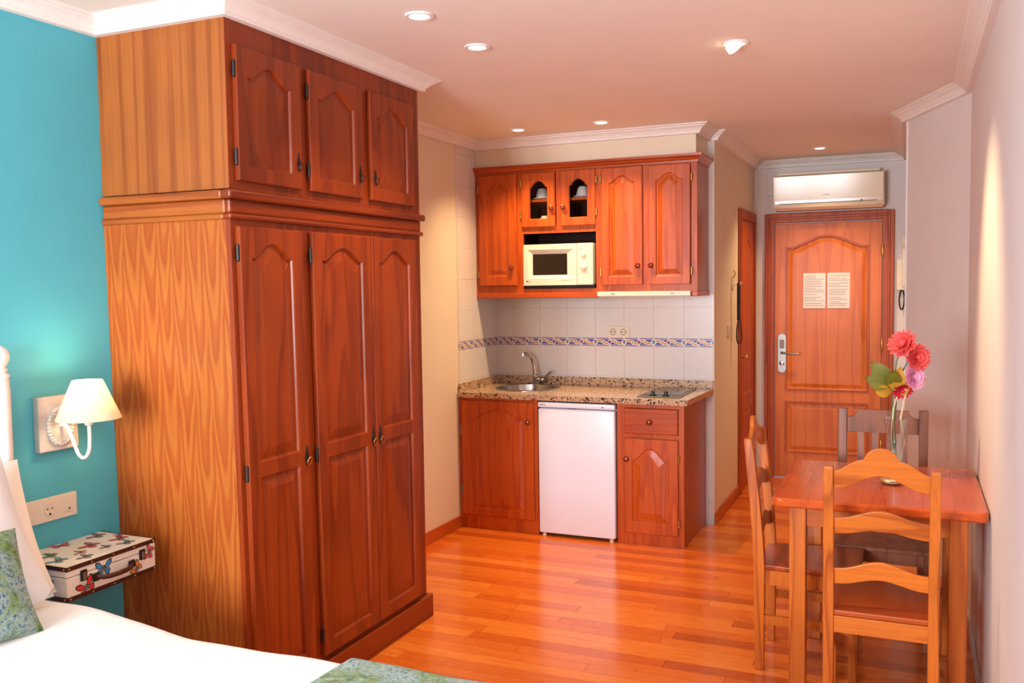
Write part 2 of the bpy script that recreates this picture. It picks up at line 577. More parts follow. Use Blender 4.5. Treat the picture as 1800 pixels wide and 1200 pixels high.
fl = struct('floor', box(XL - TH, XR + TH, YS - TH, YE + TH, -.06, -.015), 'subfloor')
struct('ceiling', box(XL - TH, XR + TH, YS - TH, YE + TH, ZT, ZT + .08), 'ceil')
struct('wall_left', box(XT - TH, XT, YS, YW0 + .3, ZB, ZT), 'teal')
struct('wall_left_kitchen', box(XL - TH, XL, YW0 + .3, YB, ZB, ZT), 'cream')
wk = struct('wall_kitchen', box(XL - TH, XH0 - .006, YB, YB + TH, ZB, ZT), 'grout')
struct('wall_hall_left', box(XH0 - TH, XH0, YB + .001, YE, ZB, ZT).box(XH0 - .006, XH0, YB - .004, YB + .001, ZB, ZT), 'cream')
struct('wall_end', box(XH0 - TH, XH1 + TH, YE, YE + TH, ZB, ZT), 'pale')
struct('wall_hall_right', box(XH1, XH1 + TH, YD2 - .02, YE, ZB, ZT), 'pale')
struct('wall_diagonal', MB().prism([(XH1, YD2, ZB), (XR, YD, ZB), (XR + TH, YD + .02, ZB), (XH1 + TH, YD2 + .06, ZB)], (0, 0, ZT - ZB)), 'pale')
struct('wall_right', box(XR, XR + TH, YS, YD, ZB, ZT), 'pale')
mb = MB()
xs = [XL - TH] + [a for w in WINS for a in w] + [XR + TH]
for i in range(0, len(xs) - 1, 2):
    mb.box(xs[i], xs[i + 1], YS - TH, YS, ZB, ZT)
for a, b in WINS:
    mb.box(a, b, YS - TH, YS, ZB, .85); mb.box(a, b, YS - TH, YS, 2.25, ZT)
struct('wall_window', mb, 'pale')
for n, (a, b) in enumerate(WINS):
    w = tag(thing('window_%d' % (n + 1), None, None, ((a + b) / 2, YS - .05, .85)), kind='structure')
    fm = MB()
    c = (a + b) / 2
    for q in ((a, a + .05), (b - .05, b), (c - .03, c + .03)):
        fm.box(q[0], q[1], YS - .08, YS - .02, .85, 2.25)
    fm.box(a + .05, b - .05, YS - .08, YS - .02, .85, .9); fm.box(a + .05, b - .05, YS - .08, YS - .02, 2.2, 2.25)
    make('window_frame', fm, 'white', w, bevel=.004)
    make('pane', box(a + .05, c - .03, YS - .052, YS - .048, .9, 2.2), 'pane', w)
    make('pane', box(c + .03, b - .05, YS - .052, YS - .048, .9, 2.2), 'pane', w)

struct('soffit', box(XL, XSR, YU, YB, 2.36, ZT), 'cream')

# crown moulding swept round the whole ceiling
def sweep(path, prof, closed=True):
    n = len(path); rs = []
    P = [Vector((p[0], p[1])) for p in path]
    for i in range(n):
        a, b, c = P[i - 1], P[i], P[(i + 1) % n]
        d1 = (b - a).normalized(); d2 = (c - b).normalized()
        n1 = Vector((d1.y, -d1.x)); n2 = Vector((d2.y, -d2.x))
        mvec = (n1 + n2); k = 2 / mvec.length_squared
        mvec = mvec * k
        rs.append([(b.x + mvec.x * o, b.y + mvec.y * o, z) for o, z in prof])
    rs.append(rs[0])
    return MB().rings(rs, cap=False)
H = ZT - ZC
prof = [(0, ZC), (.026, ZC), (.030, ZC + .004), (.030, ZC + .012), (.034, ZC + .014), (.040, ZC + .022), (.050, ZC + .031), (.062, ZC + .037), (.068, ZC + .039),
        (.068, ZC + .044), (.078, ZC + .046), (.086, ZC + .050), (.086, ZT - .0005), (0, ZT - .0005)]
path = [(XT, YS), (XT, YW0), (XW, YW0), (XW, YW1), (XL, YW1), (XL, YU), (XSR, YU), (XSR, YB), (XH0, YB), (XH0, YE), (XH1, YE), (XH1, YD2), (XR, YD), (XR, YS)]
struct('trim_1', sweep(path, prof), 'crown')

# skirting
def skirt(name, x0, x1, y0, y1, h, mat):
    struct(name, box(x0, x1, y0, y1, 0, h), mat, bevel=.004)
skirt('baseboard_left', XL, XL + .016, YW1, YK + .02, .078, 'base_y')
skirt('baseboard_hall', XH0, XH0 + .015, YB + .006, 6.875, .078, 'base_y')
skirt('baseboard_right', XR - .010, XR, YS, YD, .07, 'white_skirt')

# ------------------------------------------------------------------ floorboards: pieces of the floor
pw = .08
unit = mesh_of('plank', box(-.5, .5, -.5, .5, -1, 0), 'plank')
cand = []
y = YS
while y < YE - .01:
    y1 = min(y + pw, YE)
    x0, x1 = XL + .001, XR - .001
    if y > YB - .04:
        x0, x1 = XH0 + .001, XH1 - .001
    elif y > YD - .04:
        x1 = XR - (XR - XH1) * max(0, min(1, (y1 - YD) / (YD2 - YD))) - .001
    x = x0 - random.random() * .9
    while x < x1:
        L = random.choice([.55, .75, .9, 1.1, 1.35, 1.6])
        a, b = max(x, x0), min(x + L, x1)
        if b - a > .03:
            cand.append((a, b, y, y1))
        x += L
    y = y1
def seen(c):
    tot = 0
    for k in (.02, .25, .5, .75, .98):
        xx = c[0] + (c[1] - c[0]) * k; yy = (c[2] + c[3]) / 2
        if xx < XW and YW0 < yy < YW1: continue
        if yy > YK and xx < -1.23: continue
        if yy < 2.0 and xx < -.9: continue
        p = pix((xx, yy, 0))
        if p and -20 < p[0] < 1820 and -20 < p[1] < 1215:
            tot += (c[1] - c[0]) * (c[3] - c[2]) / p[2] ** 3
    return tot
cand = sorted(((seen(c), c) for c in cand), key=lambda q: -q[0])
rest = MB()
for i, (sv, (a, b, y0, y1)) in enumerate(cand):
    if sv > 0 and i < 300:
        o = bpy.data.objects.new('plank', unit)
        C.objects.link(o)
        o.parent = fl
        o.location = Vector(((a + b) / 2, (y0 + y1) / 2, 0)) - fl.location
        o.scale = (b - a - .0016, y1 - y0 - .0016, .014 + random.random() * .0003)
        o.rotation_euler = (random.uniform(-.0008, .0008), 0, 0)
    else:
        rest.box(a + .0008, b - .0008, y0 + .0008, y1 - .0008, -.014, 0)
make('far_planks', rest, 'plank', fl, kind='stuff')

# ------------------------------------------------------------------ wall tiles: pieces of the kitchen walls
tu = mesh_of('tile', box(-.5, .5, -.5, .5, -.5, .5), 'tile', bevel=.012, seg=1)
def border_mesh():
    me = mesh_of('border_tile', box(-.5, .5, -.5, .5, -.5, .5), 'border')
    uv = me.uv_layers.new(name='UVMap')
    for p in me.polygons:
        for li in p.loop_indices:
            co = me.vertices[me.loops[li].vertex_index].co
            uv.data[li].uv = (co.x + .5, co.z + .5)
    return me
bu = border_mesh()
zrows = [(-.04, .145)] + [(.145 + .205 * k, .35 + .205 * k) for k in range(3)] + [(.76, .965), (.965, 1.170), ('b', 1.170, 1.2295)] + [(1.2295 + .2045 * k, 1.434 + .2045 * k) for k in range(6)] + [(2.4565, ZT)]
G = .0012
wl = bpy.data.objects['wall_left_kitchen']
def tile(parent, me, cx, cy, cz, w, d, h, side):
    o = bpy.data.objects.new('border_tile' if me is bu else 'tile', me)
    C.objects.link(o)
    o.parent = parent
    o.location = Vector((cx, cy, cz)) - parent.location
    if side:
        o.rotation_euler = (0, 0, math.radians(90))
    o.scale = (w, d, h)
cols = [(-1.376 - .205 * k, -1.376 + .205 - .205 * k) for k in range(8)]
cols = [(max(a, XL + .004), min(b, XH0 - .006)) for a, b in cols]
YT0 = 5.362
scols = [(max(YT0, YB - .205 * (k + 1)), YB - .004 - .205 * k if k == 0 else YB - .205 * k) for k in range(4)]
scols = [c for c in scols if c[1] - c[0] > .01]
for r in zrows:
    isb = r[0] == 'b'
    z0, z1 = r[-2], r[-1]
    for a, b in cols:
        if z1 < .8 and b < -1.24: continue
        if z0 > 1.6 and b < -1.24: continue
        tile(wk, bu if isb else tu, (a + b) / 2, YB - .002, (z0 + z1) / 2, b - a - G, .006, z1 - z0 - G, False)
    for a, b in scols:
        if z1 < .8: continue
        tile(wl, bu if isb else tu, XL + .0015, (a + b) / 2, (z0 + z1) / 2, b - a - G, .006, z1 - z0 - G, True)

# ------------------------------------------------------------------ panelled doors
def arch_pts(u0, u1, v, h, n=26, dome=False):
    out = []
    for i in range(n + 1):
        t = i / n
        q = min(1, max(0, (t - .06) / .88))
        s = (1 - abs(2 * q - 1) ** 2.1) ** 1.1 if dome else (.5 - .5 * math.cos(2 * math.pi * q)) ** .78
        dip = -.07 * math.exp(-((t - .07) / .05) ** 2) - .07 * math.exp(-((t - .93) / .05) ** 2)
        out.append((u0 + (u1 - u0) * t, v + h * (s + dip * (0 < t < 1))))
    return out

def panel_door(W, Hh, T, cells, fn, glass=False, chamfer=.004, raise_w=.035, groove=.010):
    """cells: (v0, v1, u0, u1, p0, p1, arch) - opening u0..u1, p0..p1 (spring line), arch height. fn maps (u, v, n) to the world"""
    mb = MB(); c = chamfer
    def quad(*p):
        mb.add([fn(*q) for q in p], [tuple(range(len(p)))])
    # sides and chamfer
    o = [(0, 0), (W, 0), (W, Hh), (0, Hh)]; i_ = [(c, c), (W - c, c), (W - c, Hh - c), (c, Hh - c)]
    for k in range(4):
        a, b = o[k], o[(k + 1) % 4]; p, q = i_[k], i_[(k + 1) % 4]
        quad((*a, 0), (*b, 0), (*b, T - c), (*a, T - c))
        quad((*a, T - c), (*b, T - c), (*q, T), (*p, T))
    if not glass:
        quad(*[(*a, 0) for a in o])
    for (v0, v1, u0, u1, p0, p1, arch) in cells:
        w0, w1 = max(v0, c), min(v1, Hh - c)
        ar = arch_pts(u0, u1, p1, arch, dome=glass) if arch else [(u0, p1), (u1, p1)]
        ar = ar[::-1]
        inner = [(u0, p0), (u1, p0)] + [ar[0]] + ar + [ar[-1]]
        outer = [(c, w0), (W - c, w0), (W - c, p1), (W - c, w1)] + [(c + (W - 2 * c) * (p[0] - u0) / (u1 - u0), w1) for p in ar[1:-1]] + [(c, w1), (c, p1)]
        n = len(inner)
        cu, cv = (u0 + u1) / 2, (p0 + p1 + arch) / 2
        hu, hv = (u1 - u0) / 2, (p1 + arch - p0) / 2
        def ins(d):
            return [(cu + (p[0] - cu) * (hu - d) / hu, cv + (p[1] - cv) * (hv - d) / hv) for p in inner]
        def strip(A, za, B, zb):
            vs = [fn(p[0], p[1], za) for p in A] + [fn(p[0], p[1], zb) for p in B]
            mb.add(vs, [(k, (k + 1) % n, n + (k + 1) % n, n + k) for k in range(n)])
        strip(outer, T, inner, T)
        if glass:
            strip(inner, T, ins(.006), T - .006)
            strip(ins(.006), T - .006, ins(.006), 0)
            strip(ins(.006), 0, outer, 0)
        else:
            rw = min(raise_w, hu * .45)
            L = [(0, T), (.004, T - .003), (.007, T - groove), (.014, T - groove), (.014 + rw, T - .0025)]
            for k in range(len(L) - 1):
                strip(ins(L[k][0]), L[k][1], ins(L[k + 1][0]), L[k + 1][1])
            top = ins(L[-1][0])
            ce = (cu, cv - arch * .3)
            vs = [fn(p[0], p[1], L[-1][1]) for p in top] + [fn(*ce, L[-1][1])]
            mb.add(vs, [(k, (k + 1) % n, n) for k in range(n)])
    return mb

# ------------------------------------------------------------------ wardrobe
LEAN = .030
def wl_shear(p):
    if p.z < 1.86 and p.y < YW1:
        k = (1 - p.z / 1.86) * LEAN * (YW1 - p.y) / (YW1 - YW0)
        return (p.x, p.y + k, p.z)
    return p
wd = thing('wardrobe', 'tall dark-stained pine wardrobe with three arched lower doors and three top cupboards', 'wardrobe', ((XT + XW) / 2, (YW0 + YW1) / 2, 0))
ST = .035
make('side_panel', box(XT + .002, XW - .02, YW0, YW0 + .02, 0, 1.83).map(wl_shear), 'ply_flame', wd)
make('upper_side_panel', box(XT + .002, XW - .002, YW0, YW0 + .02, 1.935, ZC), 'ply_straight', wd)
make('far_side_panel', box(XT + .002, XW - .02, YW1 - .02, YW1, 0, ZC), 'ward_front', wd)
make('back_panel', box(XT + .002, XT + .02, YW0 + .02, YW1 - .02, 0, ZC).map(wl_shear), 'ward_front', wd)
make('front_edge', box(XW - .02, XW, YW0 - .001, YW0 + .06, 0, 1.83).map(wl_shear), 'ward_frame', wd)
fb = MB()
fb.box(XW - .022, XW - .002, YW0 + .06, YW1, 0, 1.83)
fb.map(wl_shear)
fb.box(XW - .022, XW - .0005, YW0 + .02, YW1, 1.83, ZC)
make('front_frame', fb, 'ward_frame', wd)
make('upper_front_edge', box(XW - .002, XW + .0005, YW0, YW0 + .03, 1.935, ZC), 'ward_frame', wd)
# mouldings between the two halves, round the front and the near side
def mould(z0, z1, d, name, yover=0.0):
    make(name, box(XW - .02, XW + d, YW0 - d, YW1 + d * .9, z0, z1), 'ward_rail', wd, bevel=min(.008, (z1 - z0) * .4))
    make(name, box(XT + .002, XW - .019, YW0 - d, YW0 + .01, z0, z1), 'side_rail', wd, bevel=min(.008, (z1 - z0) * .4))
mould(1.900, 1.930, .022, 'moulding')
mould(1.850, 1.900, .004, 'frieze_board')
mould(1.830, 1.850, .014, 'moulding')
make('plinth', box(XW - .02, XW + .022, YW0 + .02, YW1 + .024, 0, .108), 'ward_rail', wd, bevel=.004)
DT = .018
def fw_(y0, z0):
    return lambda u, v, n: wl_shear(Vector((XW + .0005 + n, y0 + u, z0 + v)))
def ring_handle(parent, y, z, s=1.0, brass='brass'):
    x = XW + DT + .001
    sh = lambda p: wl_shear(Vector(p))
    pl = MB().prism([sh((x, y - .0125 * s, z)), sh((x, y, z - .034 * s)), sh((x, y + .0125 * s, z)), sh((x, y, z + .048 * s))], (.003, 0, 0))
    h = make('handle_plate', pl, 'black', parent)
    ring = [sh((x + .010 + .004 * math.cos(a), y + .004 + .014 * s * math.sin(a), z - .014 * s + .016 * s * math.cos(a))) for a in [2 * math.pi * k / 18 for k in range(18)]]
    make('pull_ring', MB().tube(ring, .0018, 6, True), brass, parent, smooth=True)
def strap_hinge(parent, y, z, h=.058):
    c = wl_shear(Vector((XW + DT * .55, y, z)))
    mb = MB().lathe([(.004, -h / 2), (.0065, -h / 2 + .002), (.0065, h / 2 - .002), (.004, h / 2)], tuple(c), 10)
    make('hinge', mb, 'black', parent, smooth=True)
low = [(2.512, 2.868), (2.928, 3.345), (3.3505, 3.737)]
z0, z1 = .132, 1.806
for k, (a, b) in enumerate(low):
    W = b - a; Hd = z1 - z0; m = .062
    cells = [(0, .81, m, W - m, .055, .79, 0), (.81, Hd, m, W - m, .842, Hd - .105, .052)]
    d = make('door', panel_door(W, Hd, DT, cells, fw_(a, z0)), 'ward_front', wd)
    hy = b - .022 if k < 2 else a + .030
    ring_handle(d, hy, .945)
    yh = a - .003 if k < 2 else b + .003
    for hz in (1.715, .945, .22):
        strap_hinge(d, yh, hz)
upd = [(2.522, 2.880), (2.934, 3.302), (3.362, 3.737)]
for k, (a, b) in enumerate(upd):
    W = b - a; Hd = 2.424 - 1.963; m = .058
    d = make('cupboard_door', panel_door(W, Hd, DT, [(0, Hd, m, W - m, .05, Hd - .10, .05)], fw_(a, 1.963)), 'ward_front', wd)
    hy = b - .024 if k < 2 else a + .030
    ring_handle(d, hy, 2.056, .85, 'black')
    yh = a - .003 if k < 2 else b + .003
    for hz in (2.340, 2.043):
        strap_hinge(d, yh, hz)

# ------------------------------------------------------------------ kitchen base units, fridge, worktop
def fk_(x0, z0, yf):
    return lambda u, v, n: Vector((x0 + u, yf - n, z0 + v))
def wood_knob(parent, x, y, z, r=.018):
    make('knob', MB().lathe([(.006, 0), (.006, -.008), (r * .75, -.011), (r, -.018), (r * .85, -.025), (r * .4, -.029)], (x, y, z), 14, 'Y'), 'knob', parent, smooth=True)
def brass_hinge(parent, x, y, z, h=.05):
    make('hinge', MB().lathe([(.003, -h / 2), (.0055, -h / 2 + .003), (.0055, h / 2 - .003), (.003, h / 2)], (x, y, z), 10), 'brass', parent, smooth=True)
ZW = .867
c1 = thing('base_cabinet', 'orange pine sink cabinet with one wide arched door, under the granite worktop', 'cabinet', (-2.45, 5.65, 0))
bd = MB()
bd.box(XL + .006, XL + .026, YK + .02, YB - .01, 0, ZW); bd.box(-2.188, -2.168, YK + .02, YB - .01, 0, ZW)
bd.box(XL + .026, -2.188, YB - .03, YB - .01, 0, ZW); bd.box(XL + .026, -2.188, YK + .02, YB - .03, .08, .10)
make('body', bd, 'kit_side', c1)
ff = MB()
ff.box(XL + .006, -2.703, YK, YK + .02, 0, ZW); ff.box(-2.192, -2.168, YK, YK + .02, 0, ZW)
ff.box(-2.703, -2.192, YK, YK + .02, .846, ZW); ff.box(-2.703, -2.192, YK, YK + .02, 0, .09)
make('face_frame', ff, 'kit', c1)
W, Hd = .512, .760
d = make('door', panel_door(W, Hd, .016, [(0, Hd, .075, W - .065, .050, .655, .058)], fk_(-2.704, .088, YK + .004), groove=.008, raise_w=.02), 'kit', c1)
wood_knob(d, -2.230, YK - .012, .722)
make('hinge', box(-2.716, -2.706, YK - .006, YK, .62, .68), 'steel', d); make('hinge', box(-2.716, -2.706, YK - .006, YK, .22, .28), 'steel', d)

c2 = thing('base_cabinet', 'narrow orange pine cabinet with one drawer above an arched door, under the hob', 'cabinet', (-1.44, 5.65, 0))
bd = MB()
bd.box(-1.643, -1.623, YK + .02, YB - .01, 0, ZW); bd.box(-1.250, -1.230, YK + .02, YB - .01, 0, ZW)
bd.box(-1.623, -1.250, YB - .03, YB - .01, 0, ZW); bd.box(-1.623, -1.250, YK + .02, YB - .03, .08, .10)
make('body', bd, 'kit_side', c2)
ff = MB()
ff.box(-1.643, -1.600, YK, YK + .02, 0, ZW); ff.box(-1.262, -1.230, YK, YK + .02, 0, ZW)
for q in ((0, .072), (.658, .684), (.842, ZW)):
    ff.box(-1.600, -1.262, YK, YK + .02, *q)
make('face_frame', ff, 'kit', c2)
dr = make('drawer', box(-1.598, -1.264, YK - .014, YK + .012, .686, .840), 'kit_h', c2, bevel=.006)
wood_knob(dr, -1.436, YK - .014, .760)
W, Hd = .334, .584
d = make('door', panel_door(W, Hd, .018, [(0, Hd, .048, W - .055, .072, .455, .072)], fk_(-1.598, .073, YK + .004), raise_w=.04), 'kit', c2)
wood_knob(d, -1.581, YK - .014, .529)
brass_hinge(d, -1.259, YK - .010, .545); brass_hinge(d, -1.259, YK - .010, .150)

fr = thing('refrigerator', 'small white undercounter refrigerator between the two base cabinets', 'refrigerator', (-1.905, 5.62, 0))
fx0, fx1 = -2.158, -1.652
make('body', box(fx0 + .002, fx1 - .002, YK + .03, YB - .03, .02, .855), 'fridge_white', fr, bevel=.006)
make('plinth_grille', box(fx0 + .03, fx1 - .03, YK + .03, YK + .05, .002, .022), 'rubber', fr)
dd = make('door', box(fx0, fx1, YK - .022, YK + .026, .020, .818), 'fridge_white', fr, bevel=.012, seg=3, smooth=True)
top = make('top_panel', box(fx0, fx1, YK - .022, YK + .026, .824, .857), 'fridge_white', fr, bevel=.006, seg=2, smooth=True)
make('brand_mark', box(-2.145, -2.105, YK - .0225, YK - .021, .838, .843), 'ink', top)
make('indicator_lamp', box(-1.735, -1.725, YK - .0228, YK - .021, .834, .842), 'ink_dark', top)
make('door_grip', box(-2.13, -1.78, YK - .0235, YK - .018, .806, .814), 'white', dd)
make('grip_recess', box(-1.96, -1.90, YK - .022, YK - .020, .8205, .8225), 'rubber', fr)
for x in (fx0 + .03, fx1 - .03):
    make('foot', MB().lathe([(.014, 0), (.014, .008), (.010, .010), (.010, .021)], (x, YK + .0, 0), 12), 'plastic', fr, smooth=True)

wt = thing('worktop', 'speckled beige granite worktop with upstand along the tiled walls', 'worktop', (-1.95, 5.66, ZW))
YC0 = 5.325
w_ = MB()
sx, sy, sr = -2.372, 5.690, .205
hx0, hx1, hy0, hy1 = -1.525, -1.285, 5.43, 5.89
# slab pieces around the sink and hob cut-outs
w_.box(XL + .008, sx - sr, YC0, YB - .006, ZW, .9); w_.box(sx + sr, XH0 - .012 - .03, YC0, YB - .006, ZW, .9)
ringv, n = [], 48
for k in range(n):
    a = 2 * math.pi * (k + .5) / n
    ca, sa = math.cos(a), math.sin(a)
    q = min((sr / abs(ca)) if abs(ca) > 1e-6 else 9, ((YB - .006 - sy) if sa > 0 else (sy - YC0)) / abs(sa) if abs(sa) > 1e-6 else 9)
    ringv.append(((sx + ca * q, sy + sa * q), (sx + ca * .190, sy + sa * .190)))
mv, mf = [], []
for (o_, i_) in ringv:
    mv += [(*o_, .9), (*i_, .9), (*i_, ZW), (*o_, ZW)]
for k in range(n):
    a, b = 4 * k, 4 * ((k + 1) % n)
    for j in range(4):
        mf.append((a + j, b + j, b + (j + 1) % 4, a + (j + 1) % 4))
w_.add(mv, mf)
make('slab', w_, 'granite', wt, bevel=0)
make('right_end', MB().prism([(XH0 - .042, YC0, ZW), (XH0 - .030, YC0 + .004, ZW), (XH0 - .004, YB - .008, ZW), (XH0 - .042, YB - .008, ZW)], (0, 0, .033)), 'granite', wt)
make('upstand', box(XL + .02, XH0 - .004, YB - .026, YB - .006, .9, .955).box(XL + .006, XL + .02, YC0 + .02, YB - .006, .9, .955), 'granite', wt, bevel=.002)

sk = thing('sink', 'round stainless steel sink basin set into the granite worktop', 'sink', (sx, sy, .76))
make('rim', MB().lathe([(.187, .1375), (.188, .144), (.210, .146), (.222, .1425), (.222, .1402), (.187, .1375)], (sx, sy, .76), 40, cap=False), 'sink_steel', sk, smooth=True)
make('basin', MB().lathe([(.187, .140), (.184, .120), (.172, .04), (.150, .016), (.04, .008), (.04, 0.0), (.155, .006), (.178, .034), (.187, .118), (.1885, .140)], (sx, sy, .76), 40, cap=False), 'sink_steel', sk, smooth=True)
make('drain', MB().lathe([(.042, .007), (.042, .011), (.030, .011), (.028, .008)], (sx, sy, .76), 20), 'chrome', sk, smooth=True)

fx, fy = -2.400, 5.905
fa = thing('faucet', 'chrome swan-neck mixer tap with a lever behind the round sink', 'faucet', (fx, fy, .9))
make('base', MB().lathe([(.027, 0), (.027, .008), (.022, .012), (.022, .050), (.025, .058), (.024, .066), (.016, .074)], (fx, fy, .9), 20), 'chrome', fa, smooth=True)
pts = []
for k in range(15):
    t = k / 14
    pts.append((fx - .004 - .058 * t ** 2.0, fy - .085 * t ** 2.2, .955 + .165 * math.sin(t * math.pi * .56)))
make('spout', MB().tube(pts, .014, 12, radii=[.018 - .004 * k / 14 for k in range(15)]), 'chrome', fa, smooth=True)
tip = pts[-1]
make('aerator', MB().lathe([(.014, .010), (.015, -.012), (.012, -.016)], tip, 14), 'chrome', fa, smooth=True)
make('valve_body', MB().lathe([(.020, 0), (.023, .010), (.023, .045), (.018, .055), (.010, .058)], (fx + .005, fy, .937), 16, 'X'), 'chrome', fa, smooth=True)
make('lever', MB().tube([(fx + .055, fy, .945), (fx + .075, fy - .005, .965), (fx + .115, fy - .01, .998)], .006, 8, radii=[.007, .006, .007]), 'chrome', fa, smooth=True)

hb = thing('hob', 'two-zone black glass hob with steel trim and two black knobs set in the worktop', 'hob', (-1.40, 5.67, .9))
make('trim_frame', MB().box(hx0 - .012, hx1 + .012, hy0 - .02, hy1 + .012, .9, .906), 'steel', hb, bevel=.003)
make('glass_plate', box(hx0 + .004, hx1 - .004, hy0 + .085, hy1 - .002, .906, .909), 'darkglass', hb)
make('control_strip', box(hx0 + .004, hx1 - .004, hy0 + .01, hy0 + .06, .906, .908), 'darkglass', hb)
for k, yy in enumerate((5.60, 5.78)):
    make('heating_zone', MB().lathe([(.074, .909), (.074, .9096), (.070, .9096), (.070, .909)], (-1.405, yy, 0), 28, cap=False), 'ink', hb)
for x in (-1.448, -1.366):
    k = make('knob', MB().lathe([(.021, 0), (.021, .005), (.012, .007), (.011, .024), (.008, .026)], (x, hy0 + .036, .908), 16), 'black', hb, smooth=True)

# ------------------------------------------------------------------ wall cabinet
uc = thing('wall_cabinet', 'orange pine wall cabinet with arched doors, two glazed doors and a microwave niche', 'cabinet', (-1.97, 5.82, 1.51))
UX0, UX1 = XL + .006, -1.214
UF = YU
bd = MB()
bd.box(UX0, UX0 + .018, UF + .02, YB - .006, 1.545, 2.36); bd.box(UX1 - .018, UX1, UF + .02, YB - .006, 1.545, 2.36)
bd.box(UX0 + .018, UX1 - .018, UF + .02, YB - .006, 2.34, 2.36)
make('body', bd, 'kit_side', uc)
bi = MB()
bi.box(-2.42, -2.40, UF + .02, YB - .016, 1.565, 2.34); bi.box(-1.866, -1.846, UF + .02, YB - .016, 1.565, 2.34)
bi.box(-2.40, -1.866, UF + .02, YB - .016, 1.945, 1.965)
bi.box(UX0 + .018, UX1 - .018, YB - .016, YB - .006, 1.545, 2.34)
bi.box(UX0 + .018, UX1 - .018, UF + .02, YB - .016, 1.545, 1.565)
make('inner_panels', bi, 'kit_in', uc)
make('shelf', box(-2.40, -1.866, UF + .05, YB - .016, 2.148, 2.164), 'kit', uc)
ff = MB()
zt = 2.352
ff.box(UX0, -2.695, UF, UF + .02, 1.53, zt); ff.box(-2.42, -2.378, UF, UF + .02, 1.53, zt); ff.box(-1.868, -1.828, UF, UF + .02, 1.53, zt)
ff.box(-1.556, -1.518, UF, UF + .02, 1.53, zt); ff.box(-1.250, UX1, UF, UF + .02, 1.53, zt); ff.box(-2.140, -2.106, UF, UF + .02, 1.990, zt)
for a, b in ((-2.695, -2.42), (-2.378, -2.140), (-2.106, -1.868), (-1.828, -1.556), (-1.518, -1.250)):
    ff.box(a, b, UF, UF + .02, 2.330, zt)
    if not -2.39 < a < -2.0:
        ff.box(a, b, UF, UF + .02, 1.53, 1.59)
ff.box(-2.378, -1.868, UF, UF + .02, 1.935, 1.990); ff.box(-2.378, -1.868, UF, UF + .02, 1.53, 1.569)
make('face_frame', ff, 'kit', uc)
make('bottom_rail', box(UX0, -1.856, UF - .004, UF + .03, 1.508, 1.545), 'kit_h', uc, bevel=.004)
make('bottom_rail', box(-1.246, UX1 + .006, UF - .006, YB - .006, 1.512, 1.545), 'kit_h', uc, bevel=.004)
# cornice round front and right end
cp = [(0, 2.335), (.006, 2.337), (.008, 2.350), (.018, 2.356), (.022, 2.366), (.034, 2.374), (.036, 2.388), (0, 2.388)]
rs = []
for (x, y, mx, my) in ((UX0 - .001, UF, 0, -1), (UX1, UF, 1, -1), (UX1, YB - .008, 1, 0)):
    rs.append([(x + mx * o_, y + my * o_, z_) for o_, z_ in cp])
make('cornice', MB().rings(rs), 'kit_h', uc)
DU = .018
fz = 1.588
def udoor(a, b, z0, z1, op, glass=False, name='door'):
    W = b - a; Hd = z1 - z0
    return make(name, panel_door(W, Hd, DU, [(0, Hd, op[0] - a, op[1] - a, op[2] - z0, op[3] - z0, op[4])], fk_(a, z0, UF - .001), glass, raise_w=.03), 'kit', uc)
d = udoor(-2.697, -2.419, 1.592, 2.334, (-2.640, -2.478, 1.655, 2.240, .046)); wood_knob(d, -2.455, UF - DU, 1.713)
brass_hinge(d, -2.703, UF - .012, 2.245); brass_hinge(d, -2.703, UF - .012, 1.67)
for (a, b, kx, hx) in ((-2.381, -2.143, -2.166, -2.387), (-2.104, -1.867, -2.083, -1.861)):
    d = udoor(a, b, 1.977, 2.334, (a + .054, b - .050, 2.026, 2.240, .042), True, 'glazed_door')
    make('pane', box(a + .05, b - .046, UF - .008, UF - .005, 2.022, 2.284), 'pane', d)
    wood_knob(d, kx, UF - DU, 2.096, .017)
    brass_hinge(d, hx, UF - .012, 2.265); brass_hinge(d, hx, UF - .012, 2.06)
d = udoor(-1.826, -1.557, 1.588, 2.332, (-1.778, -1.606, 1.640, 2.240, .042)); wood_knob(d, -1.585, UF - DU, 1.708)
brass_hinge(d, -1.833, UF - .012, 2.265); brass_hinge(d, -1.833, UF - .012, 1.67)
d = udoor(-1.517, -1.253, 1.588, 2.330, (-1.472, -1.302, 1.640, 2.240, .042)); wood_knob(d, -1.500, UF - DU, 1.708)
brass_hinge(d, -1.246, UF - .012, 2.245); brass_hinge(d, -1.246, UF - .012, 1.67)

def cup(x, y, z, label, dome=False):
    c = thing('cup_and_saucer' if not dome else 'bowl', label, 'cup' if not dome else 'bowl', (x, y, z))
    if dome:
        make('wall', MB().lathe([(.054, 0), (.056, .004), (.053, .038), (.040, .070), (.024, .082), (.020, .086)], (x, y, z), 20), 'porcelain', c, smooth=True)
        make('foot_ring', MB().lathe([(.024, .084), (.025, .092), (.021, .092), (.020, .084)], (x, y, z), 16, cap=False), 'porcelain', c, smooth=True)
        return
    make('saucer', MB().lathe([(.030, 0), (.034, .002), (.064, .010), (.064, .013), (.034, .006), (.010, .006)], (x, y, z), 24), 'porcelain', c, smooth=True)
    make('cup', MB().lathe([(.043, .012), (.044, .016), (.037, .045), (.031, .066), (.026, .072), (.024, .076)], (x, y, z), 24), 'porcelain', c, smooth=True)
    make('cup_handle', MB().tube([(x + .040, y, z + .024), (x + .058, y, z + .026), (x + .062, y, z + .042), (x + .050, y, z + .056), (x + .034, y, z + .056)], .0035, 8), 'porcelain', c, smooth=True)
cup(-2.285, 5.77, 2.164, 'upturned white cup on its saucer behind the glazed door beside the plain door')
cup(-1.998, 5.77, 2.164, 'upturned grey-white cup on its saucer behind the glazed door next to the double doors')
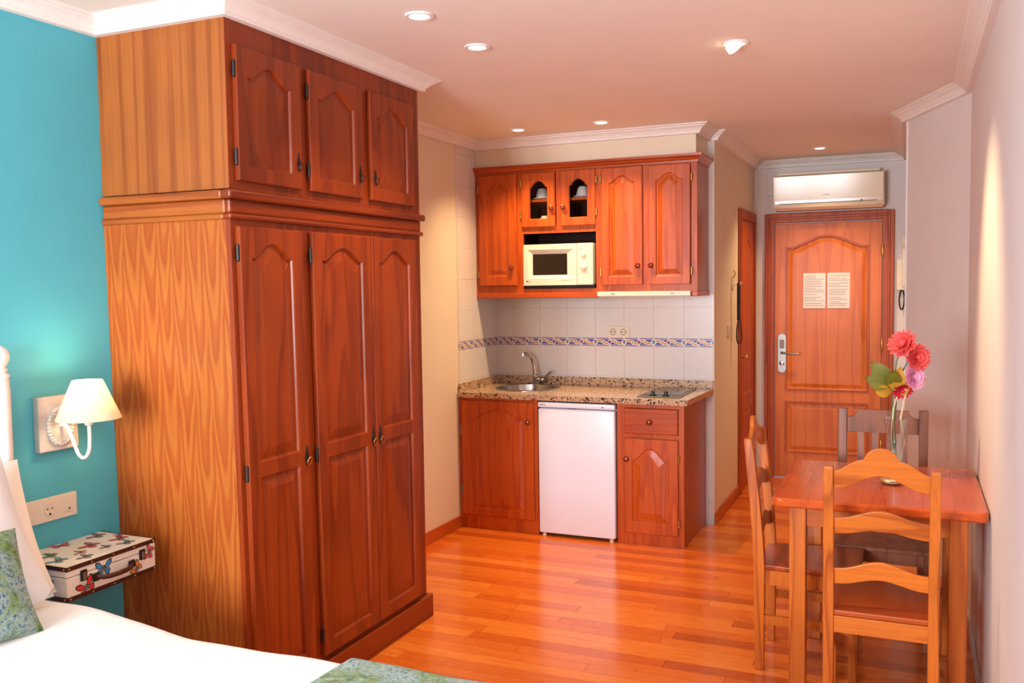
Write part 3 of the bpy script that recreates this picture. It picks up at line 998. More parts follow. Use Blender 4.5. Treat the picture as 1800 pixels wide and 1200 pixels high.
cup(-2.268, 5.77, 1.966, 'white upturned bowl on the lower level behind the glazed door', True)

# microwave in its niche
mw = thing('microwave', 'cream microwave oven with dark window and two dials in the cabinet niche', 'microwave', (-2.12, 5.80, 1.569))
mx0, mx1, mz0, mz1, my = -2.370, -1.884, 1.592, 1.862, UF - .018
make('case', box(mx0 + .004, mx1 - .002, my + .02, YB - .03, mz0, mz1 - .002), 'offwhite', mw, bevel=.006)
make('base', box(mx0 + .002, mx1 + .002, my + .02, YB - .05, 1.571, mz0), 'rubber', mw)
xs_ = -1.994
wx0, wx1, wz0, wz1 = -2.308, -2.066, 1.660, 1.798
dm = MB()
o4 = [(mx0, mz0), (xs_ - .001, mz0), (xs_ - .001, mz1), (mx0, mz1)]
a4 = [(mx0 + .03, mz0 + .045), (xs_ - .022, mz0 + .045), (xs_ - .022, mz1 - .035), (mx0 + .03, mz1 - .035)]
i4 = [(wx0, wz0), (wx1, wz0), (wx1, wz1), (wx0, wz1)]
V = [(p[0], my + .02, p[1]) for p in o4] + [(p[0], my, p[1]) for p in o4] + [(p[0], my, p[1]) for p in a4] + [(p[0], my + .014, p[1]) for p in i4]
Fc = []
for r in range(3):
    for k in range(4):
        Fc.append((4 * r + k, 4 * r + (k + 1) % 4, 4 * r + 4 + (k + 1) % 4, 4 * r + 4 + k))
dm.add(V, Fc)
dmo = make('door', dm, 'offwhite', mw)
make('window', box(wx0, wx1, my + .0125, my + .018, wz0, wz1), 'darkglass', dmo)
cpn = make('control_panel', box(xs_ + .001, mx1, my, my + .02, mz0, mz1), 'offwhite', mw, bevel=.003)
for (zz, r) in ((1.791, .017), (1.712, .024)):
    make('dial', MB().lathe([(r, 0), (r * .95, -.008), (r * .7, -.012)], (-1.944, my, zz), 20, 'Y'), 'offwhite', cpn, smooth=True)
    make('dial_pointer', box(-1.946, -1.942, my - .016, my - .004, zz - r * .9, zz + r * .2), 'plastic', cpn)
    tk = MB()
    for k in range(11):
        a = math.radians(-20 + 22 * k)
        cx, cz = -1.944 - math.cos(a) * (r + .010), zz + math.sin(a) * (r + .010)
        tk.box(cx - .0015, cx + .0015, my - .0006, my + .001, cz - .0015, cz + .0015)
    make('dial_scale', tk, 'ink', cpn)
make('print_line', box(-1.975, -1.960, my - .0006, my + .001, 1.822, 1.826), 'ink', cpn)
def text(body, size, mat, loc, rot, parent, name='lettering'):
    cu = bpy.data.curves.new(name, 'FONT')
    cu.body = body; cu.size = size; cu.align_x = 'CENTER'; cu.extrude = .0002
    t = bpy.data.objects.new(name, cu)
    C.objects.link(t)
    bpy.context.view_layer.update()
    me = bpy.data.meshes.new_from_object(t.evaluated_get(bpy.context.evaluated_depsgraph_get()))
    bpy.data.objects.remove(t)
    me.materials.clear(); me.materials.append(M[mat])
    o = bpy.data.objects.new(name, me)
    C.objects.link(o)
    o.parent = parent
    o.location = Vector(loc) - ORIG[root_of(parent).name]
    o.rotation_euler = rot
    return o
make('logo_disc', MB().lathe([(.006, 0), (.006, -.0006)], (-2.345, my, 1.619), 16, 'Y'), 'ink_dark', dmo)
text('LG', .014, 'ink_dark', (-2.329, my - .0006, 1.614), (math.radians(90), 0, 0), dmo)
make('print_line', box(-2.105, -2.058, my - .0006, my + .001, 1.6195, 1.6225), 'ink', dmo)
make('logo_oval', MB().lathe([(.008, 0), (.008, -.0006), (.006, -.0006), (.006, 0)], (-2.036, my, 1.621), 18, 'Y', cap=False), 'ink', dmo)

hd = thing('extractor_hood', 'slim white pull-out extractor hood under the double-door cabinet', 'extractor hood', (-1.55, 5.80, 1.51))
make('front_bar', box(-1.853, -1.249, UF - .035, UF - .001, 1.515, 1.546), 'offwhite', hd, bevel=.004)
make('housing', box(-1.85, -1.252, UF - .001, YB - .02, 1.512, 1.529), 'plastic', hd)
make('slider_switch', box(-1.76, -1.735, UF - .037, UF - .034, 1.530, 1.535), 'ink', hd)
make('slider_switch', box(-1.372, -1.352, UF - .037, UF - .034, 1.530, 1.535), 'ink', hd)

# double socket on the tiles
so = thing('double_socket', 'ivory double power socket on the white tiles above the patterned border', 'socket', (-1.822, YB - .01, 1.228))
make('plate', box(-1.900, -1.744, YB - .014, YB - .0052, 1.230, 1.308), 'plastic', so, bevel=.003)
for x in (-1.861, -1.787):
    s_ = make('socket_well', MB().lathe([(.021, -.0142), (.022, -.017), (.020, -.017), (.018, -.0142)], (x, YB, 1.269), 20, 'Y', cap=False), 'ink', so, smooth=True)
    for dx in (-.0095, .0095):
        make('pin_hole', MB().lathe([(.0045, -.0138), (.0045, -.0148)], (x + dx, YB, 1.269), 10, 'Y'), 'ink_dark', s_)
    for dz in (-.019, .019):
        make('earth_clip', box(x - .004, x + .004, YB - .0165, YB - .0138, 1.269 + dz - .003, 1.269 + dz + .003), 'ink_dark', s_)

# ------------------------------------------------------------------ entrance door and hall
dr1 = tag(thing('door_1', 'salmon pine entrance door with an arched upper panel and a square lower panel', None, (-.61, YE, 0)), kind='structure')
fx0_, fx1_, fzt = -1.091, -.122, 2.138
fm = MB()
fm.box(fx0_, -1.016, YE - .030, YE - .001, 0, fzt); fm.box(-.202, fx1_, YE - .030, YE - .001, 0, fzt); fm.box(-1.016, -.202, YE - .030, YE - .001, 2.064, fzt)
make('door_frame', fm, 'door_frame', dr1, bevel=.005)
ar = MB()
ar.box(fx0_ + .028, fx0_ + .046, YE - .038, YE - .028, 0, fzt - .03); ar.box(fx1_ - .046, fx1_ - .028, YE - .038, YE - .028, 0, fzt - .03); ar.box(fx0_ + .046, fx1_ - .046, YE - .038, YE - .028, fzt - .046, fzt - .028)
make('architrave_bead', ar, 'door_frame', dr1, bevel=.004)
dw, dh = .804, 2.045
def fe(u, v, n): return Vector((-1.011 + u, YE - .002 - n, .012 + v))
cells = [(0, .665, .098, .700, .215, .605, 0), (.665, dh, .098, .700, .722, 1.850, .085)]
lf = make('door_leaf', panel_door(dw, dh, .016, cells, fe, raise_w=.028, groove=.009), 'door', dr1)
tag(lf, 'salmon pine door leaf')
# darker routed moulding strips round both panels
def frame_strip(u0, u1, p0, p1, arch, w, n0, n1):
    arp = arch_pts(u0, u1, p1, arch) if arch else [(u0, p1), (u1, p1)]
    loop = [(u0, p0), (u1, p0)] + arp[::-1]
    cu, cv = (u0 + u1) / 2, (p0 + p1 + arch) / 2
    hu, hv = (u1 - u0) / 2, (p1 + arch - p0) / 2
    g = lambda d: [(cu + (p[0] - cu) * (hu + d) / hu, cv + (p[1] - cv) * (hv + d) / hv) for p in loop]
    a, b = g(0), g(w)
    r = [[fe(*p, n0) for p in a], [fe(*p, n1) for p in a], [fe(*p, n1) for p in b], [fe(*p, n0) for p in b]]
    return MB().rings(r, cap=False)
make('panel_moulding', frame_strip(.098, .700, .722, 1.850, .085, .016, .0155, .021), 'door_frame', lf)
make('panel_moulding', frame_strip(.098, .700, .215, .605, 0, .016, .0155, .021), 'door_frame', lf)
hx, hy = -.952, YE - .018
hp = make('handle_plate', MB().prism([(hx - .034, hy, .89), (hx - .026, hy, .868), (hx, hy, .86), (hx + .026, hy, .868), (hx + .034, hy, .89), (hx + .034, hy, 1.15), (hx + .026, hy, 1.172), (hx, hy, 1.18), (hx - .026, hy, 1.172), (hx - .034, hy, 1.15)], (0, -.012, 0)), 'steel', lf, bevel=.003)
tag(hp, 'brushed steel lock plate')
make('lever', MB().tube([(hx, hy - .01, 1.025), (hx, hy - .05, 1.025), (hx + .02, hy - .055, 1.023), (hx + .14, hy - .055, 1.018)], .009, 10), 'steel', hp, smooth=True)
make('key_cylinder', MB().lathe([(.020, -.012), (.020, -.022), (.012, -.024)], (hx, hy, .94), 16, 'Y'), 'chrome', hp, smooth=True)
make('card_reader', box(hx - .018, hx + .018, hy - .016, hy - .011, 1.06, 1.13), 'ink', hp, bevel=.003)
for z in (1.83, 1.10, .30):
    make('hinge', MB().lathe([(.007, -.055), (.009, -.05), (.009, .05), (.007, .055)], (-.204, YE - .030, z), 10), 'brass', dr1, smooth=True)

nt = thing('notice', 'white two-page printed notice taped to the upper panel of the entrance door', 'notice', (-.615, YE - .026, 1.38))
YN = YE - .0175
make('page', box(-.790, -.622, YN - .003, YN - .001, 1.382, 1.660), 'paper', nt)
make('page', box(-.608, -.440, YN - .003, YN - .001, 1.382, 1.660), 'paper', nt)
for px0 in (-.782, -.598):
    tl = MB()
    z = 1.640
    while z > 1.40:
        wd_ = random.choice([.15, .13, .14, .09, .12])
        tl.box(px0, px0 + wd_, YN - .0034, YN - .0030, z - .004, z)
        z -= random.choice([.014, .014, .022])
    make('print_lines', tl, 'ink', nt)

dr2 = tag(thing('door_2', 'narrow red-orange pine side door in the hall wall', None, (XH0, 7.25, 0)), kind='structure')
fm = MB()
fm.box(XH0 + .001, XH0 + .022, 6.880, 6.955, 0, 2.140); fm.box(XH0 + .001, XH0 + .022, 7.575, YE - .045, 0, 2.140); fm.box(XH0 + .001, XH0 + .022, 6.955, 7.575, 2.066, 2.140)
make('door_frame', fm, 'door_frame', dr2, bevel=.004)
def fh(u, v, n): return Vector((XH0 + .001 + n, 6.960 + u, .012 + v))
lf2 = make('door_leaf', panel_door(.610, 2.048, .008, [(0, .66, .09, .52, .2, .6, 0), (.66, 2.048, .09, .52, .72, 1.85, .06)], fh, raise_w=.03, groove=.006), 'kit', dr2)
make('door_knob', MB().lathe([(.022, 0), (.022, .005), (.010, .008), (.010, .022), (.022, .030), (.020, .042), (.008, .046)], (XH0 + .009, 7.02, 1.03), 14, 'X'), 'brass', lf2, smooth=True)

# air conditioner
ac = thing('air_conditioner', 'ivory split air conditioner mounted above the entrance door', 'air conditioner', (-.60, YE, 2.145))
ax0, ax1 = -1.000, -.196
def acp(y_off, z): return (YE - y_off, z)
pr_ = [(0.002, 2.165), (.05, 2.150), (.14, 2.152), (.185, 2.175), (.196, 2.20), (.200, 2.25), (.198, 2.40), (.190, 2.412), (.16, 2.422), (.002, 2.424)]
make('casing', MB().rings([[(x, YE - o_, z_) for o_, z_ in pr_] for x in (ax0 + .006, ax1 - .006)]), 'acwhite', ac, bevel=.002)
make('front_panel', MB().prism([(ax0 + .002, YE - .199, 2.224), (ax0 + .002, YE - .196, 2.224), (ax0 + .002, YE - .186, 2.412), (ax0 + .002, YE - .2215, 2.409)], (ax1 - ax0 - .004, 0, 0)), 'acwhite', ac, bevel=.003, seg=2)
make('air_flap', MB().prism([(ax0 + .04, YE - .199, 2.196), (ax0 + .04, YE - .190, 2.170), (ax0 + .04, YE - .184, 2.172), (ax0 + .04, YE - .193, 2.198)], (ax1 - ax0 - .08, 0, 0)), 'plastic', ac)
make('outlet_slot', box(ax0 + .04, ax1 - .05, YE - .2005, YE - .19, 2.199, 2.203), 'ink_dark', ac)
make('brand_mark', box(-.635, -.580, YE - .2035, YE - .200, 2.258, 2.265), 'ink_dark', ac)
make('receiver_window', box(-.36, -.345, YE - .2025, YE - .195, 2.203, 2.210), 'ink_dark', ac)
make('top_grille', box(ax0 + .03, ax1 - .03, YE - .16, YE - .01, 2.424, 2.445), 'plastic', ac, bevel=.004)
make('end_cap', box(ax1 - .008, ax1 + .004, YE - .19, YE - .004, 2.165, 2.43), 'acwhite', ac, bevel=.006)
make('end_cap', box(ax0 - .004, ax0 + .008, YE - .19, YE - .004, 2.165, 2.425), 'acwhite', ac, bevel=.006)
raised_plate = make('wall_plate', box(-1.080, -1.02, YE - .02, YE - .001, 2.285, 2.482), 'pale', None, bevel=.003)  # thin box in the wall paint, standing slightly proud of the wall
tag(raised_plate, 'pale thin raised rectangle on the wall beside the air conditioner', 'cover plate')

# intercom handset
ic = thing('intercom', 'ivory door intercom handset with a black coiled cord beside the entrance door', 'intercom', (-.075, YE, 1.51))
make('base_plate', box(-.106, -.040, YE - .035, YE - .001, 1.515, 1.757), 'plastic', ic, bevel=.008)
hs = MB().rings([[(-.068 + dx, YE - .04 - dy, z_) for dx, dy in ((0, 0), (.026, 0), (.026, dep), (0, dep))] for z_, dep in ((1.545, .03), (1.60, .034), (1.66, .02), (1.83, .02), (1.87, .034), (1.925, .03))])
make('handset', hs, 'offwhite', ic, bevel=.005)
cdp = []
for k in range(40):
    t = k / 39
    a = t * math.pi * 2
    cdp.append((-.066 + .018 * math.sin(a), YE - .030 - .004 * math.sin(k * 2.4), 1.445 + .075 * math.cos(a) + .0))
make('cord', MB().tube(cdp, .005, 6), 'rubber', ic, smooth=True)

# hook, strap, switch on the hall wall
hk = thing('key_hook', 'small ivory wall hook holding a black strap beside the hall door', 'hook', (XH0, 6.64, 1.54))
make('backplate', box(XH0 + .001, XH0 + .010, 6.605, 6.675, 1.545, 1.640), 'plastic', hk, bevel=.004)
make('finial', MB().tube([(XH0 + .010, 6.64, 1.63), (XH0 + .024, 6.64, 1.655), (XH0 + .012, 6.64, 1.68)], .005, 8), 'brass', hk, smooth=True)
make('peg', MB().tube([(XH0 + .008, 6.64, 1.578), (XH0 + .058, 6.64, 1.578), (XH0 + .066, 6.64, 1.596)], .006, 8), 'plastic', hk, smooth=True)
st = thing('strap', 'black wrist strap hanging in a loop from the wall hook', 'strap', (XH0 + .045, 6.64, 1.15))
bx_ = XH0 + .046
make('band', box(bx_ - .011, bx_ + .011, 6.634, 6.6365, 1.325, 1.586).box(bx_ - .011, bx_ + .011, 6.6435, 6.646, 1.325, 1.586).box(bx_ - .011, bx_ + .011, 6.634, 6.646, 1.586, 1.5885), 'rubber', st, bevel=.0008)
lp = []
for k in range(29):
    a = math.pi * 2 * k / 28
    lp.append((bx_ + .020 * math.sin(a) * (.45 + .55 * (1 - math.cos(a)) / 2) + .004, 6.640 + .012 * math.sin(a), 1.245 + .092 * math.cos(a)))
rs_ = []
for k, p in enumerate(lp):
    rs_.append([(p[0] - .003, p[1] - .010, p[2]), (p[0] + .003, p[1] - .010, p[2]), (p[0] + .003, p[1] + .010, p[2]), (p[0] - .003, p[1] + .010, p[2])])
make('loop', MB().rings(rs_, cap=False), 'rubber', st)
lsw = thing('light_switch', 'white rocker light switch on the hall wall below the hook', 'switch', (XH0, 6.485, 1.22))
make('plate', box(XH0 + .001, XH0 + .010, 6.445, 6.525, 1.220, 1.300), 'plastic', lsw, bevel=.003)
make('rocker', box(XH0 + .010, XH0 + .014, 6.458, 6.512, 1.233, 1.287), 'plastic', lsw, bevel=.002)

# ------------------------------------------------------------------ ceiling spotlights
lights = [(-1.628, 2.935, 'recessed ceiling spotlight in front of the wardrobe doors, farther from the kitchen', None, 26),
          (-1.628, 3.413, 'recessed ceiling spotlight in front of the wardrobe, nearer the kitchen', None, 30),
          (-2.256, 5.305, 'recessed ceiling spotlight over the sink side of the kitchen', None, 39),
          (-1.714, 5.300, 'recessed ceiling spotlight over the middle of the kitchen, before the double doors', None, 38),
          (-.664, 3.828, 'tilted ceiling spotlight turned toward the wall beside the dining table', (.80, -.06), 52),
          (-.621, 7.055, 'recessed ceiling spotlight in the hall before the entrance door', None, 44)]
for (x, y_, lab, tilt, pw_) in lights:
    t = thing('downlight', lab, 'ceiling light', (x, y_, ZT), 'recessed ceiling spotlights')
    make('trim_ring', MB().lathe([(.052, 0), (.054, -.003), (.050, -.007), (.038, -.006), (.034, .0), (.034, -.0005)], (x, y_, ZT), 28, cap=False), 'white', t, smooth=True)
    d = Vector((0, 0, -1))
    c = Vector((x, y_, ZT - .002))
    if tilt:
        d = Vector((tilt[0], tilt[1], -1)).normalized()
        c = Vector((x, y_, ZT - .016))
    q = d.to_track_quat('-Z', 'Y').to_matrix()
    bl = MB().lathe([(.034, .004), (.034, -.002), (.026, -.005), (.008, -.006)], (0, 0, 0), 24)
    if tilt:
        bl.lathe([(.036, .018), (.037, -.003), (.034, -.003), (.033, .018)], (0, 0, 0), 24, cap=False)
    bl.map(lambda p: q @ p + c)
    make('bulb', bl, 'bulb', t, smooth=True)
    ld = bpy.data.lights.new('spot_beam', 'SPOT')
    ld.energy = pw_ * 2.0
    ld.color = SPOT_COL
    ld.spot_size = math.radians(62 if tilt else 110)
    ld.spot_blend = .9
    ld.shadow_soft_size = .03
    lo = bpy.data.objects.new('spot_beam', ld)
    C.objects.link(lo)
    lo.parent = t
    lo.location = c + d * .012 - Vector((x, y_, ZT))
    lo.rotation_euler = d.to_track_quat('-Z', 'Y').to_euler()

# ------------------------------------------------------------------ dining table and chairs
TX0, TX1, TY0, TY1, TZ = -.473, .256, 3.490, 4.295, .785
tb = thing('dining_table', 'red-varnished pine dining table against the right wall', 'table', ((TX0 + TX1) / 2, (TY0 + TY1) / 2, 0))
r = .035
NB = 7
ttop = make('underframe_cleat', box(-.35, .13, 3.62, 4.17, TZ - .046, TZ - .036), 'chair_h', tb)
for k in range(NB):
    xa = TX0 + (TX1 - TX0) * k / NB + (.00012 if k else 0)
    xb = TX0 + (TX1 - TX0) * (k + 1) / NB - (.00012 if k < NB - 1 else 0)
    rs_ = []
    dys = [0, .003, .008, .016, .026, .035]
    for (y_, dy) in [(TY0 + d_, d_) for d_ in dys] + [(TY1 - d_, d_) for d_ in dys[::-1]]:
        cut = r - math.sqrt(max(0, r * r - (r - dy) ** 2))
        zi = .008 if dy == 0 else (.003 if dy < .004 else 0)
        a_ = max(xa, TX0 + cut); b_ = min(xb, TX1 - cut)
        ca_ = .005 if k == 0 else .0002; cb_ = .005 if k == NB - 1 else .0002
        zl, zh = TZ - .036 + zi, TZ - zi
        rs_.append([(a_, y_, zl + ca_), (a_ + ca_, y_, zl), (b_ - cb_, y_, zl), (b_, y_, zl + cb_), (b_, y_, zh - cb_), (b_ - cb_, y_, zh), (a_ + ca_, y_, zh), (a_, y_, zh - ca_)])
    make('tabletop_board', MB().rings(rs_), 'table', tb)
for x in (-.412, .134):
    for y_ in (3.530, 4.195):
        make('leg', box(x, x + .060, y_, y_ + .060, 0, TZ - .036), 'chair', tb, bevel=.004)
for y_ in (3.545, 4.22):
    make('apron', box(-.352, .134, y_, y_ + .020, .675, TZ - .036), 'chair_h', tb)
for x in (-.397, .159):
    make('apron', box(x, x + .020, 3.590, 4.195, .675, TZ - .036), 'chair_h', tb)

def slat_outline(W, z_end0, z_end1, zc0, zc1, fn_top, fn_bot, n=48):
    up, dn = [], []
    for i in range(n + 1):
        t = i / n
        x = -W / 2 + W * t
        up.append((x, z_end1 + (zc1 - z_end1) * fn_top(t)))
        dn.append((x, z_end0 + (zc0 - z_end0) * fn_bot(t)))
    return up, dn
def bell(t): return (.5 - .5 * math.cos(2 * math.pi * t)) ** 1.2
def crest_top(t):
    s = abs(t - .5)
    if s < .175:
        return .50 + .50 * math.sqrt(max(0, 1 - (s / .175) ** 2))
    q = (s - .175) / .325
    return .52 * (.5 + .5 * math.cos(math.pi * min(1, q * 1.0))) ** .8
def ladder_chair(label, cat_group=None):
    t = thing('dining_chair', label, 'chair', (0, 0, 0), cat_group)
    B = .168       # half spacing of the back posts
    yb, th = 0.0, .036
    def lean(z): return 0.0 if z < .45 else -.046 * ((z - .45) / .5) ** 1.25
    for s in (-1, 1):
        rs_ = []
        for z, hw, hd in ((0, .014, .017), (.2, .017, .020), (.43, .0175, .0215), (.55, .0175, .021), (.7, .017, .020), (.85, .0165, .019), (.948, .016, .0165), (.956, .013, .013)):
            cy = yb + lean(z)
            rs_.append([(s * B + a * hw, cy + b * hd, z) for a, b in ((-1, -1), (1, -1), (1, 1), (-1, 1))])
        make('back_post', MB().rings(rs_), 'chair', t, bevel=.003, angle=50)
    F = .183; yf = .362
    for s in (-1, 1):
        make('front_leg', box(s * F - .017, s * F + .017, yf - .017, yf + .017, 0, .418), 'chair', t, bevel=.003)
    W = 2 * B - .03
    def slat(name, e0, e1, c0, c1, ft, fb_, tk=.016):
        up, dn = slat_outline(W, e0, e1, c0, c1, ft, fb_)
        rs_ = []
        for (u_, d_) in zip(up, dn):
            x = u_[0]
            rs_.append([(x, lean(d_[1]) - tk / 2, d_[1]), (x, lean(d_[1]) + tk / 2, d_[1]), (x, lean(u_[1]) + tk / 2, u_[1]), (x, lean(u_[1]) - tk / 2, u_[1])])
        make(name, MB().rings(rs_), 'chair_h', t, bevel=.0025, angle=60)
    slat('crest_rail', .880, .938, .930, 1.026, crest_top, bell)
    slat('slat', .716, .772, .738, .806, bell, bell)
    slat('slat', .534, .590, .560, .624, bell, bell)
    rim = [(-.172, -.012), (.172, -.012), (.206, .385), (-.206, .385)]
    make('seat', MB().prism([(x, y_, .420) for x, y_ in rim], (0, 0, .020)), 'chair_seat', t, bevel=.005, seg=2, angle=50)
    make('seat_rail', box(-W / 2, W / 2, -.014, .006, .360, .4195), 'chair_h', t, bevel=.002)
    make('seat_rail', box(-F + .017, F - .017, yf - .008, yf + .012, .360, .4195), 'chair_h', t, bevel=.002)
    for s in (-1, 1):
        make('side_rail', MB().prism([(s * (B + .008), .021, .360), (s * (B - .010), .021, .360), (s * (F - .010), yf - .017, .360), (s * (F + .008), yf - .017, .360)], (0, 0, .0595)), 'chair', t)
        make('side_stretcher', MB().prism([(s * (B + .008), .018, .195), (s * (B - .008), .018, .195), (s * (F - .008), yf - .017, .195), (s * (F + .008), yf - .017, .195)], (0, 0, .036)), 'chair', t)
    return t
ch1 = ladder_chair('honey pine ladder-back chair tucked under the table end facing the entrance door', 'ladder-back dining chairs')
ch1.location = (-.086, 3.342, 0)
ch2 = copy_tree(ch1)
ch2['label'] = 'honey pine ladder-back chair at the long free side of the table, facing the right wall'
ch2.location = (-.556, 3.944, 0)
ch2.rotation_euler = (0, 0, math.radians(-90))

ch3 = thing('dining_chair', 'brown-stained chair with scooped top rail and upright slats, backing onto the entrance door', 'chair', (-.117, 4.60, 0))
def ln3(z): return 0 if z < .45 else .03 * (z - .45) / .5
X3, Y3 = -.117, 4.60
for s in (-1, 1):
    rs_ = []
    for z in (0, .45, .75, .985):
        rs_.append([(X3 + s * .177 + a * .020, Y3 + ln3(z) + b * .018, z) for a, b in ((-1, -1), (1, -1), (1, 1), (-1, 1))])
    make('back_post', MB().rings(rs_), 'chair_dark', ch3, bevel=.003, angle=50)
    make('front_leg', box(X3 + s * .200 - .019, X3 + s * .200 + .019, 4.185, 4.223, 0, .425), 'chair_dark', ch3, bevel=.003)
    make('side_rail', MB().prism([(X3 + s * .19, 4.223, .37), (X3 + s * .172, 4.223, .37), (X3 + s * .168, 4.585, .37), (X3 + s * .186, 4.585, .37)], (0, 0, .055)), 'chair_dark', ch3)
    make('side_stretcher', MB().prism([(X3 + s * .19, 4.223, .2), (X3 + s * .172, 4.223, .2), (X3 + s * .168, 4.585, .2), (X3 + s * .186, 4.585, .2)], (0, 0, .036)), 'chair_dark', ch3)
tr = []
hw = .157
prof_t = [(-hw, .872), (hw, .872), (hw, .945)]
for k in range(9):
    a = math.pi / 2 * k / 8
    prof_t.append((hw - .045 * math.sin(a) * 1.0, .945 + .037 * (1 - math.cos(a))))
for k in range(8, -1, -1):
    a = math.pi / 2 * k / 8
    prof_t.append((-hw + .045 * math.sin(a), .945 + .037 * (1 - math.cos(a))))
make('top_rail', MB().prism([(X3 + p[0], Y3 + ln3(.92) - .009, p[1]) for p in prof_t], (0, .018, 0)), 'chair_dark', ch3, bevel=.002, angle=60)
for dx in (-.095, -.032, .032, .095):
    make('upright_slat', MB().rings([[(X3 + dx + a * .014, Y3 + ln3(z) + b * .006, z) for a, b in ((-1, -1), (1, -1), (1, 1), (-1, 1))] for z in (.52, .874)]), 'chair_dark', ch3)
make('lower_rail', box(X3 - hw, X3 + hw, Y3 - .008, Y3 + .012, .49, .53), 'chair_dark', ch3, bevel=.002)
make('seat', MB().prism([(X3 - .19, Y3 - .012, .425), (X3 + .19, Y3 - .012, .425), (X3 + .222, 4.165, .425), (X3 - .222, 4.165, .425)], (0, 0, .020)), 'chair_dark', ch3, bevel=.005, angle=50)
make('seat_rail', box(X3 - .18, X3 + .18, 4.195, 4.213, .37, .425), 'chair_dark', ch3)
make('seat_rail', box(X3 - hw, X3 + hw, Y3 - .01, Y3 + .01, .37, .425), 'chair_dark', ch3)

# dish and vase
ds = thing('glass_dish', 'small round glass ashtray with a metal rim on the dining table', 'ashtray', (-.062, 3.885, TZ))
make('bowl', MB().lathe([(.036, 0), (.043, .004), (.047, .016), (.044, .017), (.038, .008), (.010, .006)], (-.062, 3.885, TZ), 28), 'glass', ds, smooth=True)
make('metal_rim', MB().lathe([(.044, .0165), (.047, .0155), (.049, .017), (.046, .0195), (.044, .0165)], (-.062, 3.885, TZ), 28, cap=False), 'brass', ds, smooth=True)
make('metal_disc', MB().lathe([(.034, .0065), (.034, .011), (.012, .011)], (-.062, 3.885, TZ), 24), 'porcelain', ds, smooth=True)
vx, vy = -.052, 4.085
va = thing('vase', 'tall waisted clear glass vase on the dining table', 'vase', (vx, vy, TZ))
outer = [(.040, 0), (.042, .004), (.040, .03), (.034, .085), (.031, .125), (.034, .170), (.044, .215), (.049, .236)]
inner = [(.0465, .2365), (.042, .215), (.032, .170), (.0285, .125), (.0315, .085), (.037, .03), (.034, .014), (.006, .012)]
make('wall', MB().lathe(outer + inner, (vx, vy, TZ), 28), 'glass', va, smooth=True)

def flower(label, head, nrm, petal, npet, plen, pw2, stem_pts, layers=3, stem='stem'):
    base = Vector(stem_pts[0])
    t = thing('flower', label, 'flower', tuple(base))
    make('stem', MB().tube(stem_pts, .0028, 6), stem, t, smooth=True)
    q = Vector(nrm).normalized().to_track_quat('Z', 'Y').to_matrix()
    hc = Vector(head)
    for L in range(layers):
        n_ = npet - 2 * L
        ln = plen * (1 - .22 * L)
        up = .18 + .32 * L
        pm = MB()
        for k in range(n_):
            a = 2 * math.pi * (k + .5 * L) / n_ + random.uniform(-.06, .06)
            R2 = Matrix.Rotation(a, 3, 'Z')
            e = up + random.uniform(-.08, .10)
            pts_ = []
            for (s_, w_2) in ((.10, .25), (.45, .85), (.75, 1.0), (.93, .65), (1.0, .1)):
                zz_ = ln * s_ * math.sin(e) + ln * .10 * s_ * s_
                for sg in (-1, 0, 1):
                    pts_.append(q @ (R2 @ Vector((ln * s_ * math.cos(e), sg * pw2 * w_2, zz_ - (.002 if sg == 0 else 0)))) + hc)
            f_ = []
            for i in range(4):
                for j in range(2):
                    f_.append((3 * i + j, 3 * i + j + 1, 3 * i + j + 4, 3 * i + j + 3))
            pm.add(pts_, f_)
        make('petals', pm, petal, t, smooth=True)
    make('flower_centre', MB().sphere(tuple(hc + q @ Vector((0, 0, plen * .18))), plen * .22, 10), petal, t, smooth=True)
    return t
def leaf(t, base, tip, w, mat, nrm=(0, -1, .2)):
    b, e = Vector(base), Vector(tip)
    d = e - b
    sd = d.cross(Vector(nrm)).normalized()
    nn = sd.cross(d).normalized()
    pts_, f_ = [], []
    for i, (s_, k) in enumerate(((0, .05), (.15, .5), (.35, .95), (.55, 1.0), (.75, .7), (.9, .32), (1, .02))):
        c_ = b + d * s_ + nn * (.10 * d.length * math.sin(s_ * math.pi))
        for sg in (-1, 0, 1):
            pts_.append(c_ + sd * (sg * w * k) - nn * (.006 if sg == 0 else 0))
    for i in range(6):
        for j in range(2):
            f_.append((3 * i + j, 3 * i + j + 1, 3 * i + j + 4, 3 * i + j + 3))
    make('leaf', MB().add(pts_, f_), mat, t, smooth=True)
zb_ = TZ + .018
coral = flower('coral dahlia-like flower, tallest of the stems in the glass vase', (-.026, vy, 1.325), (-.35, -.75, .45), 'petal_c', 22, .064, .0085,
               [(-.058, vy, zb_), (-.066, vy, 1.0), (-.064, vy, 1.15), (-.052, vy, 1.26), (-.026, vy, 1.322)], 3)
coral2 = flower('second coral flower drooping toward the right wall in the glass vase', (.022, vy - .005, 1.275), (.55, -.75, .10), 'petal_c', 22, .058, .008,
                [(-.048, vy + .01, zb_), (-.056, vy + .01, 1.0), (-.048, vy + .006, 1.18), (-.01, vy, 1.255), (.020, vy, 1.274)], 4)
pink = flower('pale pink flower below the coral ones in the glass vase', (.008, vy - .01, 1.195), (.65, -.6, .1), 'petal_p', 24, .058, .0065,
              [(-.050, vy - .01, zb_), (-.060, vy - .012, 1.0), (-.050, vy - .01, 1.14), (-.02, vy - .01, 1.19), (.006, vy - .01, 1.195)], 3)
red = flower('small red flower hanging low among the stems in the glass vase', (-.030, vy - .015, 1.142), (.25, -.6, -.5), 'petal_r', 14, .045, .007,
             [(-.058, vy - .016, zb_), (-.070, vy - .016, .95), (-.062, vy - .016, 1.06), (-.040, vy - .016, 1.150), (-.030, vy - .015, 1.144)], 2, 'straw')
